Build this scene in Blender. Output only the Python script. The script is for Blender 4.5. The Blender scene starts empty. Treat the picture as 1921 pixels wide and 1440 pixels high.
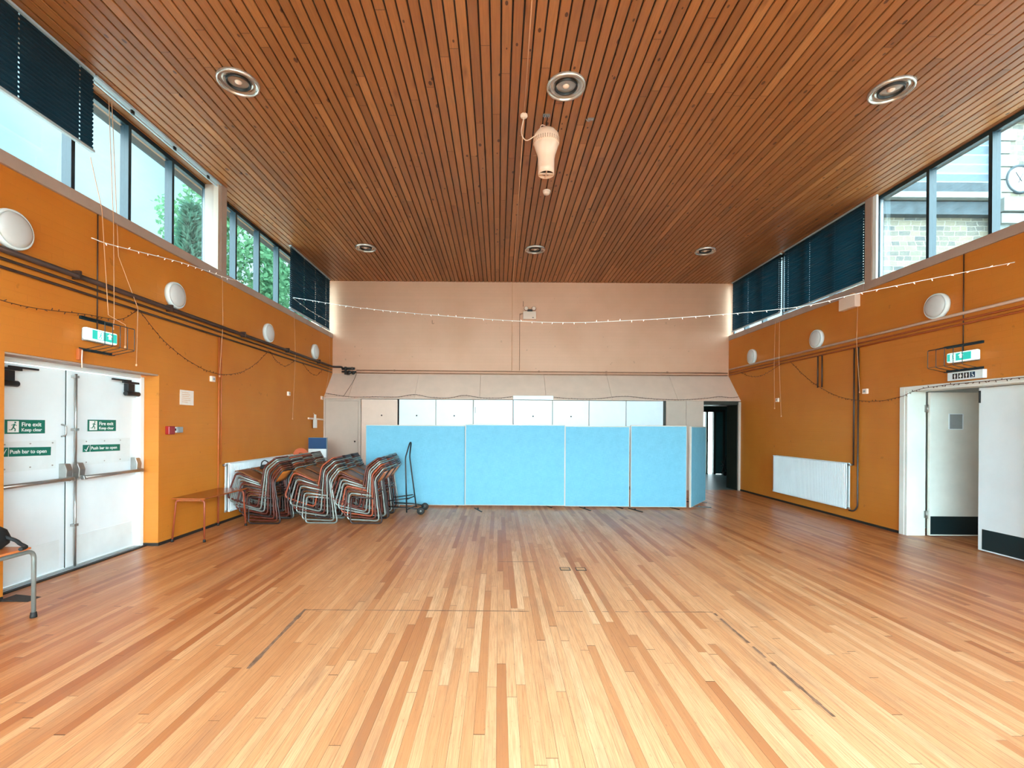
import bpy, math, random
from mathutils import Vector, Matrix
R = math.radians
random.seed(7)
SC = bpy.context.scene
COL = SC.collection

# ------------------------------------------------------------------ camera, exposure, world
cam_d = bpy.data.cameras.new('camera')
cam = bpy.data.objects.new('camera', cam_d); COL.objects.link(cam)
cam_d.sensor_width = 36; cam_d.lens = 885 / 1921 * 36
cam_d.shift_x = (960.5 - 935) / 1921
cam_d.shift_y = (798 - 720) / 1921
cam_d.clip_start = .05; cam_d.clip_end = 300
cam.location = (0, 0, 1.5)
cam.rotation_euler = (Matrix.Rotation(R(90), 4, 'X') @ Matrix.Rotation(.007, 4, 'Z')).to_euler()
SC.camera = cam
vs = SC.view_settings
vs.view_transform = 'Standard'; vs.look = 'None'; vs.gamma = 1; vs.use_curve_mapping = False
vs.exposure = 0.6
SC.cycles.max_bounces = 10; SC.cycles.diffuse_bounces = 7; SC.cycles.transparent_max_bounces = 12
SC.cycles.sample_clamp_indirect = 12
SC.cycles.caustics_reflective = False; SC.cycles.caustics_refractive = False

def build_world():
    w = bpy.data.worlds.new('sky'); SC.world = w; w.use_nodes = True
    nt = w.node_tree; N = nt.nodes; L = nt.links; N.clear()
    tc = N.new('ShaderNodeTexCoord')
    nz = N.new('ShaderNodeTexNoise'); nz.inputs['Scale'].default_value = 2.6; nz.inputs['Detail'].default_value = 5
    L.new(tc.outputs['Generated'], nz.inputs['Vector'])
    cr = N.new('ShaderNodeValToRGB'); L.new(nz.outputs['Fac'], cr.inputs[0])
    cr.color_ramp.elements[0].position = .4; cr.color_ramp.elements[0].color = (.55, .86, .95, 1)
    cr.color_ramp.elements[1].position = .58; cr.color_ramp.elements[1].color = (.90, 1.0, 1.02, 1)
    # the hazy sun stands behind the camera: the sky is far brighter there
    dot = N.new('ShaderNodeVectorMath'); dot.operation = 'DOT_PRODUCT'
    dot.inputs[1].default_value = Vector((.12, -.85, .5)).normalized()
    L.new(tc.outputs['Generated'], dot.inputs[0])
    mr = N.new('ShaderNodeMapRange'); mr.interpolation_type = 'SMOOTHSTEP'
    mr.inputs['From Min'].default_value = -.1; mr.inputs['From Max'].default_value = 1
    mr.inputs['To Min'].default_value = 2.2; mr.inputs['To Max'].default_value = SKY_LOBE
    L.new(dot.outputs['Value'], mr.inputs['Value'])
    bg = N.new('ShaderNodeBackground'); L.new(cr.outputs[0], bg.inputs['Color']); L.new(mr.outputs[0], bg.inputs['Strength'])
    out = N.new('ShaderNodeOutputWorld'); L.new(bg.outputs[0], out.inputs['Surface'])
SKY_LOBE = 26.0
build_world()

# ------------------------------------------------------------------ helpers
class MB:
    def __init__(s): s.v = []; s.f = []; s.sm = []
    def add(s, vs, fs, smooth=False):
        o = len(s.v); s.v += [tuple(v) for v in vs]
        for f in fs: s.f.append([o + i for i in f]); s.sm.append(smooth)
        return s
    def box(s, x0, x1, y0, y1, z0, z1):
        vs = [(x, y, z) for x in (x0, x1) for y in (y0, y1) for z in (z0, z1)]
        return s.add(vs, [(0, 1, 3, 2), (4, 6, 7, 5), (0, 4, 5, 1), (2, 3, 7, 6), (0, 2, 6, 4), (1, 5, 7, 3)])
    def tube(s, pts, r, n=8, closed=False, cap=True):
        P = [Vector(p) for p in pts]; m = len(P); rr = r if isinstance(r, (list, tuple)) else [r] * m
        up = None; ring = []
        for i in range(m):
            if closed: t = (P[(i + 1) % m] - P[i - 1])
            else: t = P[min(i + 1, m - 1)] - P[max(i - 1, 0)]
            if t.length < 1e-9: t = Vector((0, 0, 1))
            t.normalize()
            if up is None: up = Vector((0, 0, 1)) if abs(t.z) < .9 else Vector((1, 0, 0))
            a = t.cross(up)
            if a.length < 1e-4: a = t.cross(Vector((1, 0, 0)) if abs(t.x) < .9 else Vector((0, 1, 0)))
            a.normalize(); up = a.cross(t).normalized()
            ring += [P[i] + rr[i] * (math.cos(2 * math.pi * k / n) * a + math.sin(2 * math.pi * k / n) * up) for k in range(n)]
        fs = []
        for i in range(m if closed else m - 1):
            j = (i + 1) % m
            for k in range(n): fs.append((i * n + k, i * n + (k + 1) % n, j * n + (k + 1) % n, j * n + k))
        s.add(ring, fs, True)
        if cap and not closed:
            o = len(s.v) - len(ring)
            s.f.append([o + k for k in range(n)][::-1]); s.sm.append(False)
            s.f.append([o + (m - 1) * n + k for k in range(n)]); s.sm.append(False)
        return s
    def lathe(s, prof, n=32, c=(0, 0, 0), axis='Z', smooth=True):
        vs = []
        for r, h in prof:
            for k in range(n):
                a = 2 * math.pi * k / n; p = (r * math.cos(a), r * math.sin(a), h)
                if axis == 'X': p = (p[2], p[0], p[1])
                elif axis == 'Y': p = (p[0], p[2], p[1])
                vs.append((p[0] + c[0], p[1] + c[1], p[2] + c[2]))
        fs = [(i * n + k, i * n + (k + 1) % n, (i + 1) * n + (k + 1) % n, (i + 1) * n + k) for i in range(len(prof) - 1) for k in range(n)]
        return s.add(vs, fs, smooth)
    def prism(s, poly, a0, a1, axis='Y'):
        def P(p, a): return {'Y': (p[0], a, p[1]), 'X': (a, p[0], p[1]), 'Z': (p[0], p[1], a)}[axis]
        n = len(poly); vs = [P(p, a0) for p in poly] + [P(p, a1) for p in poly]
        fs = [list(range(n)), list(range(n, 2 * n))[::-1]] + [(i, i + n, (i + 1) % n + n, (i + 1) % n) for i in range(n)]
        return s.add(vs, fs)
    def sheet(s, prof, y0, y1, th, ny=6, bow=0.0):
        """a curved board: prof is a list of (x, z), swept along y with thickness th"""
        m = len(prof); top = []; 
        for j in range(ny + 1):
            t = j / ny; y = y0 + (y1 - y0) * t; b = bow * (1 - (2 * t - 1) ** 2)
            for i, (x, z) in enumerate(prof):
                a = prof[max(i - 1, 0)]; c = prof[min(i + 1, m - 1)]
                dx, dz = c[0] - a[0], c[1] - a[1]; l = math.hypot(dx, dz); nx, nz = -dz / l, dx / l
                top.append(((x + b, y, z), (x + b - nx * th, y, z - nz * th)))
        vs = [p[0] for p in top] + [p[1] for p in top]; K = len(top); fs = []
        for j in range(ny):
            for i in range(m - 1):
                a, b_, c, d = j * m + i, j * m + i + 1, (j + 1) * m + i + 1, (j + 1) * m + i
                fs += [(a, d, c, b_), (a + K, b_ + K, c + K, d + K)]
        for i in range(m - 1):
            a, b_ = i, i + 1; fs.append((a, b_, b_ + K, a + K))
            a, b_ = ny * m + i, ny * m + i + 1; fs.append((b_, a, a + K, b_ + K))
        for j in range(ny):
            a, b_ = j * m, (j + 1) * m; fs.append((b_, a, a + K, b_ + K))
            a, b_ = j * m + m - 1, (j + 1) * m + m - 1; fs.append((a, b_, b_ + K, a + K))
        return s.add(vs, fs, True)
    def mesh(s, name):
        me = bpy.data.meshes.new(name); me.from_pydata(s.v, [], s.f); me.validate()
        for p, q in zip(me.polygons, s.sm): p.use_smooth = q
        me.update(); return me

def fillet(pts, r, n=4):
    P = [Vector(p) for p in pts]; out = [P[0]]
    for i in range(1, len(P) - 1):
        a = (P[i - 1] - P[i]); b = (P[i + 1] - P[i]); d = min(r, a.length * .45, b.length * .45)
        p0 = P[i] + a.normalized() * d; p1 = P[i] + b.normalized() * d
        for k in range(n + 1):
            t = k / n; out.append((1 - t) ** 2 * p0 + 2 * t * (1 - t) * P[i] + t * t * p1)
    out.append(P[-1]); return out

def spline(pts, n=8):
    P = [Vector(p) for p in pts]; P = [2 * P[0] - P[1]] + P + [2 * P[-1] - P[-2]]; out = []
    for i in range(1, len(P) - 2):
        a, b, c, d = P[i - 1:i + 3]
        for k in range(n):
            t = k / n
            out.append(.5 * ((2 * b) + (c - a) * t + (2 * a - 5 * b + 4 * c - d) * t * t + (3 * b - a - 3 * c + d) * t ** 3))
    out.append(P[-2]); return out

def link_mesh(name, mb, mat, parent=None, loc=(0, 0, 0), rot=None, bevel=0, label=None, seg=2):
    me = mb.mesh(name) if isinstance(mb, MB) else mb
    if not me.materials: me.materials.append(mat)
    o = bpy.data.objects.new(name, me); COL.objects.link(o)
    o.location = loc
    if rot: o.rotation_euler = rot
    if parent: o.parent = parent
    if bevel:
        m = o.modifiers.new('b', 'BEVEL'); m.width = bevel; m.segments = seg; m.limit_method = 'ANGLE'; m.angle_limit = R(40)
    if label: o['label'] = label
    return o
part = link_mesh
def empty(name, loc=(0, 0, 0), rz=0):
    o = bpy.data.objects.new(name, None); COL.objects.link(o); o.location = loc; o.rotation_euler.z = rz
    o.empty_display_size = .05; return o
def tag(o, label, cat, group=None):
    o['label'] = label; o['category'] = cat
    if group: o['group'] = group
    return o
def struct(name, mb, mat, label=None, **k):
    o = link_mesh(name, mb, mat, **k); o['kind'] = 'structure'
    if label: o['label'] = label
    return o
def sroot(name, label, loc=(0, 0, 0)):
    o = empty(name, loc); o['kind'] = 'structure'; o['label'] = label; return o
def thing(name, label, cat, loc=(0, 0, 0), rz=0, group=None): return tag(empty(name, loc, rz), label, cat, group)
def copy_part(src, parent, loc=None):
    c = src.copy(); COL.objects.link(c); c.parent = parent
    if loc is not None: c.location = loc
    return c
def text(s, size, loc, rot, mat, parent, name='lettering', sx=1.0, bold=.0, label=None):
    cu = bpy.data.curves.new(name, 'FONT'); cu.body = s; cu.size = size; cu.extrude = .0006; cu.offset = bold
    cu.materials.append(mat); o = bpy.data.objects.new(name, cu); COL.objects.link(o)
    o.location = loc; o.rotation_euler = rot; o.scale = (sx, 1, 1); o.parent = parent
    if label: o['label'] = label
    return o
ROT_L = (R(90), 0, R(90)); ROT_R = (R(90), 0, R(-90))

# ------------------------------------------------------------------ materials
def lin(r, g, b): 
    f = lambda c: (c / 255 / 12.92) if c / 255 <= .04045 else ((c / 255 + .055) / 1.055) ** 2.4
    return (f(r), f(g), f(b), 1)
class NB:
    """small node-graph builder"""
    def __init__(s, name):
        s.m = bpy.data.materials.new(name); s.m.use_nodes = True; s.nt = s.m.node_tree
        s.nt.nodes.clear(); s.out = s.nt.nodes.new('ShaderNodeOutputMaterial')
        s.b = s.nt.nodes.new('ShaderNodeBsdfPrincipled'); s.nt.links.new(s.b.outputs[0], s.out.inputs[0])
        s.tc = None
    def n(s, t, **k):
        nd = s.nt.nodes.new('ShaderNode' + t)
        for a, v in k.items(): setattr(nd, a, v)
        return nd
    def l(s, a, b): s.nt.links.new(a, b)
    def coord(s):
        if not s.tc: s.tc = s.n('TexCoord')
        return s.tc.outputs['Object']
    def set(s, sock, v):
        if isinstance(v, bpy.types.NodeSocket): s.l(v, sock)
        else: sock.default_value = v
    def math(s, op, a, b=0.0, c=None):
        nd = s.n('Math', operation=op); s.set(nd.inputs[0], a); s.set(nd.inputs[1], b)
        if c is not None: s.set(nd.inputs[2], c)
        return nd.outputs[0]
    def mix(s, f, a, b, mode='MIX'):
        nd = s.n('Mix', data_type='RGBA', blend_type=mode)
        s.set(nd.inputs[0], f); s.set(nd.inputs[6], a); s.set(nd.inputs[7], b); return nd.outputs[2]
    def noise(s, vec, scale, detail=3, rough=.5):
        nd = s.n('TexNoise'); s.l(vec, nd.inputs['Vector']); nd.inputs['Scale'].default_value = scale
        nd.inputs['Detail'].default_value = detail; nd.inputs['Roughness'].default_value = rough; return nd.outputs['Fac']
    def mapv(s, vec, scale=(1, 1, 1), loc=(0, 0, 0), rot=(0, 0, 0)):
        nd = s.n('Mapping'); s.l(vec, nd.inputs[0]); nd.inputs['Scale'].default_value = scale
        nd.inputs['Location'].default_value = loc; nd.inputs['Rotation'].default_value = rot; return nd.outputs[0]
    def ramp(s, f, stops):
        nd = s.n('ValToRGB'); s.l(f, nd.inputs[0]); e = nd.color_ramp.elements
        while len(e) < len(stops): e.new(.5)
        for i, (p, c) in enumerate(stops): e[i].position = p; e[i].color = c
        return nd.outputs[0]
    def rng(s, f, a, b, c, d):
        nd = s.n('MapRange'); s.l(f, nd.inputs[0])
        for i, v in zip((1, 2, 3, 4), (a, b, c, d)): s.set(nd.inputs[i], v)
        return nd.outputs[0]
    def xyz(s, vec):
        nd = s.n('SeparateXYZ'); s.l(vec, nd.inputs[0]); return nd.outputs
    def comb(s, x, y, z=0.0):
        nd = s.n('CombineXYZ'); s.set(nd.inputs[0], x); s.set(nd.inputs[1], y); s.set(nd.inputs[2], z); return nd.outputs[0]
    def wn(s, vec):
        nd = s.n('TexWhiteNoise', noise_dimensions='3D'); s.l(vec, nd.inputs['Vector']); return nd.outputs
    def bump(s, h, st=.3, dist=.01):
        nd = s.n('Bump'); nd.inputs['Strength'].default_value = st; nd.inputs['Distance'].default_value = dist
        s.l(h, nd.inputs['Height']); s.l(nd.outputs[0], s.b.inputs['Normal'])
    def fin(s, col=None, rough=.5, metal=0.0, spec=None, **k):
        if col is not None: s.set(s.b.inputs['Base Color'], col)
        s.set(s.b.inputs['Roughness'], rough); s.b.inputs['Metallic'].default_value = metal
        if spec is not None: s.b.inputs['Specular IOR Level'].default_value = spec
        for a, v in k.items(): s.set(s.b.inputs[a.replace('_', ' ')], v)
        return s.m

def paint(name, c, rough=.5, var=.06, scale=3.0, metal=0.0, spec=None):
    b = NB(name); f = b.noise(b.coord(), scale, 4, .6)
    d = tuple(x * (1 - var * 2) for x in c[:3]) + (1,)
    u = tuple(min(x * (1 + var), 1) for x in c[:3]) + (1,)
    return b.fin(b.mix(b.rng(f, .3, .7, 0., 1.), d, u), rough, metal, spec)

def brick_paint(name, c, plane, c2=None, rough=.55, strength=.35, dirt=0.0):
    b = NB(name); x, y, z = b.xyz(b.coord())
    v = b.comb(y if plane == 'X' else x, z)
    br = b.n('TexBrick'); b.l(v, br.inputs['Vector']); br.inputs['Scale'].default_value = 1
    br.inputs['Brick Width'].default_value = .225; br.inputs['Row Height'].default_value = .075
    br.inputs['Mortar Size'].default_value = .004; br.inputs['Mortar Smooth'].default_value = .6
    br.inputs['Color1'].default_value = (.5, .5, .5, 1); br.inputs['Color2'].default_value = (.62, .62, .62, 1); br.inputs['Mortar'].default_value = (0, 0, 0, 1)
    d = tuple(q * .8 for q in c[:3]) + (1,)
    big = b.noise(b.coord(), .8, 3, .6)
    base = b.mix(b.rng(big, .35, .7, 0., 1.), c, c2 or d)
    row = b.wn(b.comb(0.0, b.math('FLOOR', b.math('DIVIDE', z, .075))))[0]
    base = b.mix(b.math('MULTIPLY', row, .12), base, d)
    base = b.mix(b.math('MULTIPLY', br.outputs['Fac'], .07), base, tuple(q * .45 for q in c[:3]) + (1,))
    spot = b.noise(b.coord(), 9, 2, .5)
    base = b.mix(b.rng(spot, .72, .76, 0., .35 + dirt), base, tuple(q * .4 for q in c[:3]) + (1,))
    h = b.math('ADD', b.math('MULTIPLY', br.outputs['Fac'], -1.0), b.math('MULTIPLY', b.noise(b.coord(), 60, 3), .35))
    b.bump(h, strength, .006)
    return b.fin(base, rough)

def floor_mat():
    b = NB('worn_strip_floor'); x, y, z = b.xyz(b.coord()); W = .056
    xs = b.math('DIVIDE', x, W); i = b.math('FLOOR', xs); fx = b.math('FRACT', xs)
    r1 = b.wn(b.comb(i, 3.3))[0]
    ys = b.math('DIVIDE', b.math('ADD', y, b.math('MULTIPLY', r1, 23.0)), b.math('ADD', b.math('MULTIPLY', r1, 1.5), 1.1))
    j = b.math('FLOOR', ys); fy = b.math('FRACT', ys)
    r2 = b.wn(b.comb(i, j, 1.7))[0]
    col = b.ramp(r2, [(0, lin(184, 122, 78)), (.17, lin(206, 147, 99)), (.35, lin(222, 170, 122)), (.7, lin(229, 181, 134)), (.92, lin(236, 192, 146)), (1, lin(243, 206, 162))])
    g = b.noise(b.mapv(b.comb(x, b.math('ADD', y, b.math('MULTIPLY', r2, 40.)), 0.), (150, 4, 1)), 1, 4, .62)
    col = b.mix(b.rng(g, .40, .68, 0., .55), col, lin(176, 116, 78))
    # worn paler middle, deeper orange varnish left at the sides and far end
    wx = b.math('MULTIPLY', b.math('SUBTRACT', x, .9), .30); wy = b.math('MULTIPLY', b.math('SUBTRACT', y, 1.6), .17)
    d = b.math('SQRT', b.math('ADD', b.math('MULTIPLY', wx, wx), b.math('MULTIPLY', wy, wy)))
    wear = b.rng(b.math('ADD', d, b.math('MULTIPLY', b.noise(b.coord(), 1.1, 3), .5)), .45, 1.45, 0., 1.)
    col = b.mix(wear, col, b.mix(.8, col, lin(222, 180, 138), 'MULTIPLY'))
    # grey scuffed streaks
    sc = b.noise(b.mapv(b.coord(), (2.4, .5, 1)), 1.6, 5, .65)
    col = b.mix(b.rng(sc, .52, .74, 0., .5), col, lin(150, 112, 88))
    fine = b.noise(b.mapv(b.coord(), (60, 22, 1)), 1, 3, .7)
    col = b.mix(b.rng(fine, .62, .74, 0., .5), col, lin(140, 92, 66))
    gap = b.math('MAXIMUM', b.math('LESS_THAN', fx, .028), b.math('LESS_THAN', fy, .003))
    gr = b.wn(b.comb(i, 9.1))[0]
    col = b.mix(b.math('MULTIPLY', gap, b.rng(gr, 0., 1., .35, 1.)), col, lin(70, 40, 26))
    b.bump(b.math('SUBTRACT', b.math('MULTIPLY', g, .15), gap), .25, .003)
    rough = b.math('ADD', b.rng(wear, 0., 1., .52, .31), b.math('MULTIPLY', b.rng(sc, .4, .7, 0., 1.), .12))
    return b.fin(col, rough, spec=.35)

def ceiling_mat():
    b = NB('stained_pine_boards'); x, y, z = b.xyz(b.coord()); W = .1
    i = b.math('FLOOR', b.math('DIVIDE', x, W)); r1 = b.wn(b.comb(i, .7))[0]
    ys = b.math('DIVIDE', b.math('ADD', y, b.math('MULTIPLY', r1, 17.)), 2.7); j = b.math('FLOOR', ys); fy = b.math('FRACT', ys)
    r2 = b.wn(b.comb(i, j, .3))[0]
    col = b.ramp(r2, [(0, lin(144, 92, 50)), (.2, lin(160, 103, 57)), (.85, lin(170, 111, 62)), (1, lin(186, 126, 74))])
    g = b.noise(b.mapv(b.comb(x, b.math('ADD', y, b.math('MULTIPLY', r2, 30.)), 0.), (70, 3, 1)), 1, 4, .6)
    col = b.mix(b.rng(g, .4, .7, 0., .4), col, lin(112, 68, 38))
    vo = b.n('TexVoronoi'); b.l(b.mapv(b.comb(x, b.math('ADD', y, b.math('MULTIPLY', r1, 5.)), 0.), (10, 5.5, 1)), vo.inputs['Vector'])
    vo.inputs['Scale'].default_value = 1
    vc = b.xyz(vo.outputs['Color'])[0]
    kn = b.math('MULTIPLY', b.math('LESS_THAN', vo.outputs['Distance'], b.math('MULTIPLY', b.xyz(vo.outputs['Color'])[1], .19)), b.math('GREATER_THAN', vc, .3))
    col = b.mix(b.math('MULTIPLY', kn, .85), col, lin(56, 26, 14))
    v2 = b.n('TexVoronoi'); b.l(b.mapv(b.coord(), (6, 1.9, 1), (.3, .7, 0)), v2.inputs['Vector']); v2.inputs['Scale'].default_value = 1
    col = b.mix(b.rng(v2.outputs['Distance'], .0, .22, .55, 0.), col, lin(86, 44, 24))
    big = b.noise(b.mapv(b.coord(), (.9, .5, 1)), 1, 3, .6)
    col = b.mix(b.rng(big, .5, .75, 0., .35), col, lin(120, 70, 44))
    sc = b.noise(b.mapv(b.coord(), (5, 9, 1), (3, 1, 0)), 1, 2, .5)
    col = b.mix(b.rng(sc, .74, .78, 0., .5), col, lin(205, 150, 105))
    col = b.mix(b.math('MULTIPLY', b.math('LESS_THAN', fy, .0022), .8), col, lin(50, 26, 14))
    b.bump(g, .15, .002)
    return b.fin(col, .42, spec=.4)

def wood(name, c, d, axis=(4, 60, 60), rough=.4):
    b = NB(name); g = b.noise(b.mapv(b.coord(), axis), 1, 4, .6)
    return b.fin(b.mix(b.rng(g, .3, .7, 0., 1.), c, d), rough)

def stone_mat():
    b = NB('coursed_stone'); x, y, z = b.xyz(b.coord())
    wob = b.noise(b.comb(x, z), 2.2, 2)
    br = b.n('TexBrick'); b.l(b.comb(b.math('ADD', x, b.math('MULTIPLY', wob, .25)), b.math('ADD', z, b.math('MULTIPLY', wob, .06))), br.inputs['Vector']); br.inputs['Scale'].default_value = 1
    br.inputs['Brick Width'].default_value = .36; br.inputs['Row Height'].default_value = .16
    br.inputs['Mortar Size'].default_value = .014; br.inputs['Mortar Smooth'].default_value = .3; br.inputs['Bias'].default_value = 0.0
    br.inputs['Color1'].default_value = lin(112, 102, 84); br.inputs['Color2'].default_value = lin(62, 66, 68); br.inputs['Mortar'].default_value = lin(134, 128, 116)
    br.offset_frequency = 2; br.squash = .7; br.squash_frequency = 3
    n = b.noise(b.coord(), 5, 4, .7)
    col = b.mix(b.rng(n, .35, .65, 0., .4), br.outputs['Color'], lin(122, 112, 94))
    b.bump(b.math('SUBTRACT', n, br.outputs['Fac']), .8, .03)
    return b.fin(col, .9)

def slate_mat():
    b = NB('roof_slate'); x, y, z = b.xyz(b.coord())
    br = b.n('TexBrick'); b.l(b.comb(y, z), br.inputs['Vector']); br.inputs['Scale'].default_value = 1
    br.inputs['Brick Width'].default_value = .55; br.inputs['Row Height'].default_value = .3; br.inputs['Mortar Size'].default_value = .02
    br.inputs['Color1'].default_value = lin(62, 76, 84); br.inputs['Color2'].default_value = lin(96, 108, 114); br.inputs['Mortar'].default_value = lin(122, 130, 134)
    return b.fin(br.outputs['Color'], .7)

def glass_mat(name, tint=(.94, .985, 1, 1), gl=.07):
    b = NB(name); b.nt.nodes.remove(b.b)
    t = b.n('BsdfTransparent'); t.inputs[0].default_value = tint
    g = b.n('BsdfGlossy'); g.inputs['Roughness'].default_value = .03
    m = b.n('MixShader'); m.inputs[0].default_value = gl; b.l(t.outputs[0], m.inputs[1]); b.l(g.outputs[0], m.inputs[2]); b.l(m.outputs[0], b.out.inputs[0])
    return b.m

def translucent(name, c, tc, f=.5, rough=.8):
    b = NB(name); n = b.noise(b.coord(), 2, 2)
    b.fin(b.mix(n, c, tuple(q * .7 for q in c[:3]) + (1,)), rough)
    t = b.n('BsdfTranslucent'); t.inputs[0].default_value = tc
    m = b.n('MixShader'); m.inputs[0].default_value = f; b.l(b.b.outputs[0], m.inputs[1]); b.l(t.outputs[0], m.inputs[2]); b.l(m.outputs[0], b.out.inputs[0])
    return b.m

def fabric(name, c, d, sc=1.0):
    b = NB(name); x, y, z = b.xyz(b.coord())
    f1 = b.noise(b.mapv(b.coord(), (14, 14, 260)), 1, 2); f2 = b.noise(b.mapv(b.coord(), (260, 260, 14)), 1, 2)
    f = b.math('MULTIPLY', b.math('ADD', f1, f2), .5); bl = b.noise(b.coord(), 7, 4, .6)
    col = b.mix(b.rng(f, .38, .62, 0., 1.), c, d); col = b.mix(b.rng(bl, .4, .7, 0., .35), col, tuple(q * .84 for q in c[:3]) + (1,))
    b.bump(f, .2, .002); return b.fin(col, .95, spec=.1)

def emit(name, c, s):
    b = NB(name); b.fin(c, .4, Emission_Color=c, Emission_Strength=s); return b.m

M = dict(
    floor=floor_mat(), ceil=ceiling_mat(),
    orange=brick_paint('orange_painted_brick', lin(206, 128, 42), 'X', lin(196, 113, 30), strength=.25),
    cream=brick_paint('cream_painted_brick', lin(226, 178, 148), 'Y', lin(216, 166, 134), strength=.22),
    cream_p=paint('cream_paint', lin(230, 202, 182), .5, .03),
    cream_d=paint('beige_paint', lin(196, 176, 160), .5, .03),
    reveal=paint('mauve_grey_gloss_paint', lin(176, 156, 144), .45, .05),  # white gloss paint with shade and warm bounce mixed into the colour
    white=paint('white_gloss_paint', lin(234, 246, 250), .3, .03, 1.6),
    whitem=paint('white_matt_paint', lin(228, 240, 242), .55, .04),
    offwhite=paint('off_white_door_paint', lin(230, 232, 224), .4, .05, 2),
    black=paint('black_plastic', lin(20, 22, 24), .45, .1),
    dark=paint('dark_skirting', lin(38, 32, 28), .6, .15),
    kick=paint('dark_teal_kick_plate', lin(14, 38, 42), .35, .1),
    frame=paint('dark_window_frame', lin(16, 44, 54), .35, .08),
    framel=paint('pale_window_trim', lin(176, 194, 204), .4, .05),
    alu=paint('brushed_aluminium', lin(170, 170, 166), .32, .05, 20, metal=.85),
    chrome=paint('steel_reflector', lin(206, 200, 192), .22, .05, 9, metal=.7),
    tube_g=paint('grey_steel_tube', lin(132, 140, 136), .3, .08, 9, metal=.45),
    tube_r=paint('red_brown_enamel_tube', lin(82, 34, 24), .35, .12, 9),
    tube_o=paint('orange_red_enamel_tube', lin(146, 68, 42), .35, .1, 9),
    tube_k=paint('dark_brown_enamel_tube', lin(40, 28, 28), .35, .12, 9),
    red=paint('red_plastic', lin(150, 28, 26), .35, .05),
    green=paint('sign_green', lin(8, 112, 92), .4, .02),
    signw=paint('sign_white', lin(244, 248, 246), .4, .01),
    ply=wood('chair_plywood', lin(138, 88, 54), lin(104, 62, 38), (3, 30, 30)),
    plyo=wood('back_plywood', lin(232, 142, 62), lin(214, 124, 50), (30, 3, 30)),
    tabletop=wood('varnished_table_top', lin(166, 88, 40), lin(138, 70, 30), (40, 3, 10), .22),
    stooltop=wood('orange_plywood_top', lin(206, 122, 66), lin(184, 100, 52), (40, 3, 10), .35),
    glass=glass_mat('window_glass'), glass_t=glass_mat('tinted_window_glass', (.60, .66, .68, 1)),  # tint of the side panes added to dim the bright outside
    blind=translucent('pleated_blackout_cloth', lin(2, 17, 24), (.003, .030, .045, 1), .25),
    blue=fabric('sky_blue_board_cloth', lin(104, 164, 188), lin(116, 176, 198)),
    board_edge=paint('board_edge_trim', lin(188, 178, 166), .4, .05),
    pipe_k=paint('dark_iron_pipe', lin(66, 48, 42), .4, .15, 6),
    pipe_o=paint('orange_painted_pipe', lin(186, 96, 44), .45, .1, 6),
    pipe_w=paint('pale_pipe', lin(232, 206, 188), .35, .05, 6),
    pipe_b=paint('brown_pipe', lin(170, 126, 98), .45, .1, 6),
    plastic=paint('ivory_plastic', lin(238, 216, 198), .35, .03),
    dome=paint('opal_diffuser', lin(204, 208, 208), .18, .02),
    peach=paint('fan_enamel', lin(240, 208, 184), .3, .03),
    rubber=paint('rubber', lin(18, 18, 18), .7, .1),
    cord=paint('pull_cord', lin(222, 170, 130), .7, .05),
    wire=paint('brown_wire', lin(78, 44, 28), .6, .1),
    bulb=emit('clear_bulb', (1, .95, .88, 1), .7),
    stone=stone_mat(), slate=slate_mat(),
    stone_p=paint('dressed_stone', lin(116, 118, 114), .9, .1, 2), stone_d=paint('weathered_stone', lin(58, 66, 70), .9, .2, 3),
    leaf=translucent('leaves', lin(92, 138, 96), (.10, .24, .13, 1), .45), leafd=translucent('conifer_leaves', lin(70, 112, 92), (.06, .14, .09, 1), .4),
    bark=paint('bark', lin(92, 84, 76), .9, .2, 8),
    grass=paint('lawn', lin(150, 158, 120), .95, .2, 1.2), paving=paint('paving', lin(205, 200, 190), .9, .1, 1),
    teal=paint('dark_teal_paint', lin(44, 84, 84), .5, .1), tealdk=paint('dark_panelling', lin(40, 42, 34), .45, .15),
    lino=paint('grey_green_lino', lin(120, 142, 140), .35, .08),
    orange_pl=paint('salmon_plastic', lin(214, 112, 78), .4, .05),
    navy=paint('navy_board', lin(10, 62, 104), .55, .04), paper=paint('paper', lin(238, 226, 212), .8, .03, 20),
    bag=paint('black_cloth', lin(14, 18, 20), .8, .15, 12),
    tape=paint('dark_floor_tape', lin(142, 108, 86), .6, .25, 14), gold=paint('floor_box_wood', lin(196, 146, 94), .4, .1, 30),
    exit_w=emit('lit_white_diffuser', (.80, .95, .90, 1), .5), exit_g=emit('lit_green_panel', (.02, .42, .36, 1), .6),
    skin_br=paint('brass', lin(150, 120, 70), .35, .1, metal=.7),
    conc=paint('threshold_grey', lin(150, 158, 160), .5, .08), inky=paint('pictogram_black', lin(34, 26, 22), .5, .02), bluep=paint('pictogram_blue', lin(20, 60, 92), .5, .02),
)
MI = M
# ------------------------------------------------------------------ room shell
XL, XR, YB, YN, ZC = -4.16, 5.75, 11.8, -2.6, 5.085
GL, GR = -4.45, 5.88          # glass planes
# floor
struct('floor', MB().box(XL - .36, 8.6, YN - .2, 11.3, -.12, 0), M['floor'], 'narrow worn strip-wood floor boards of the hall')
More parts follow.
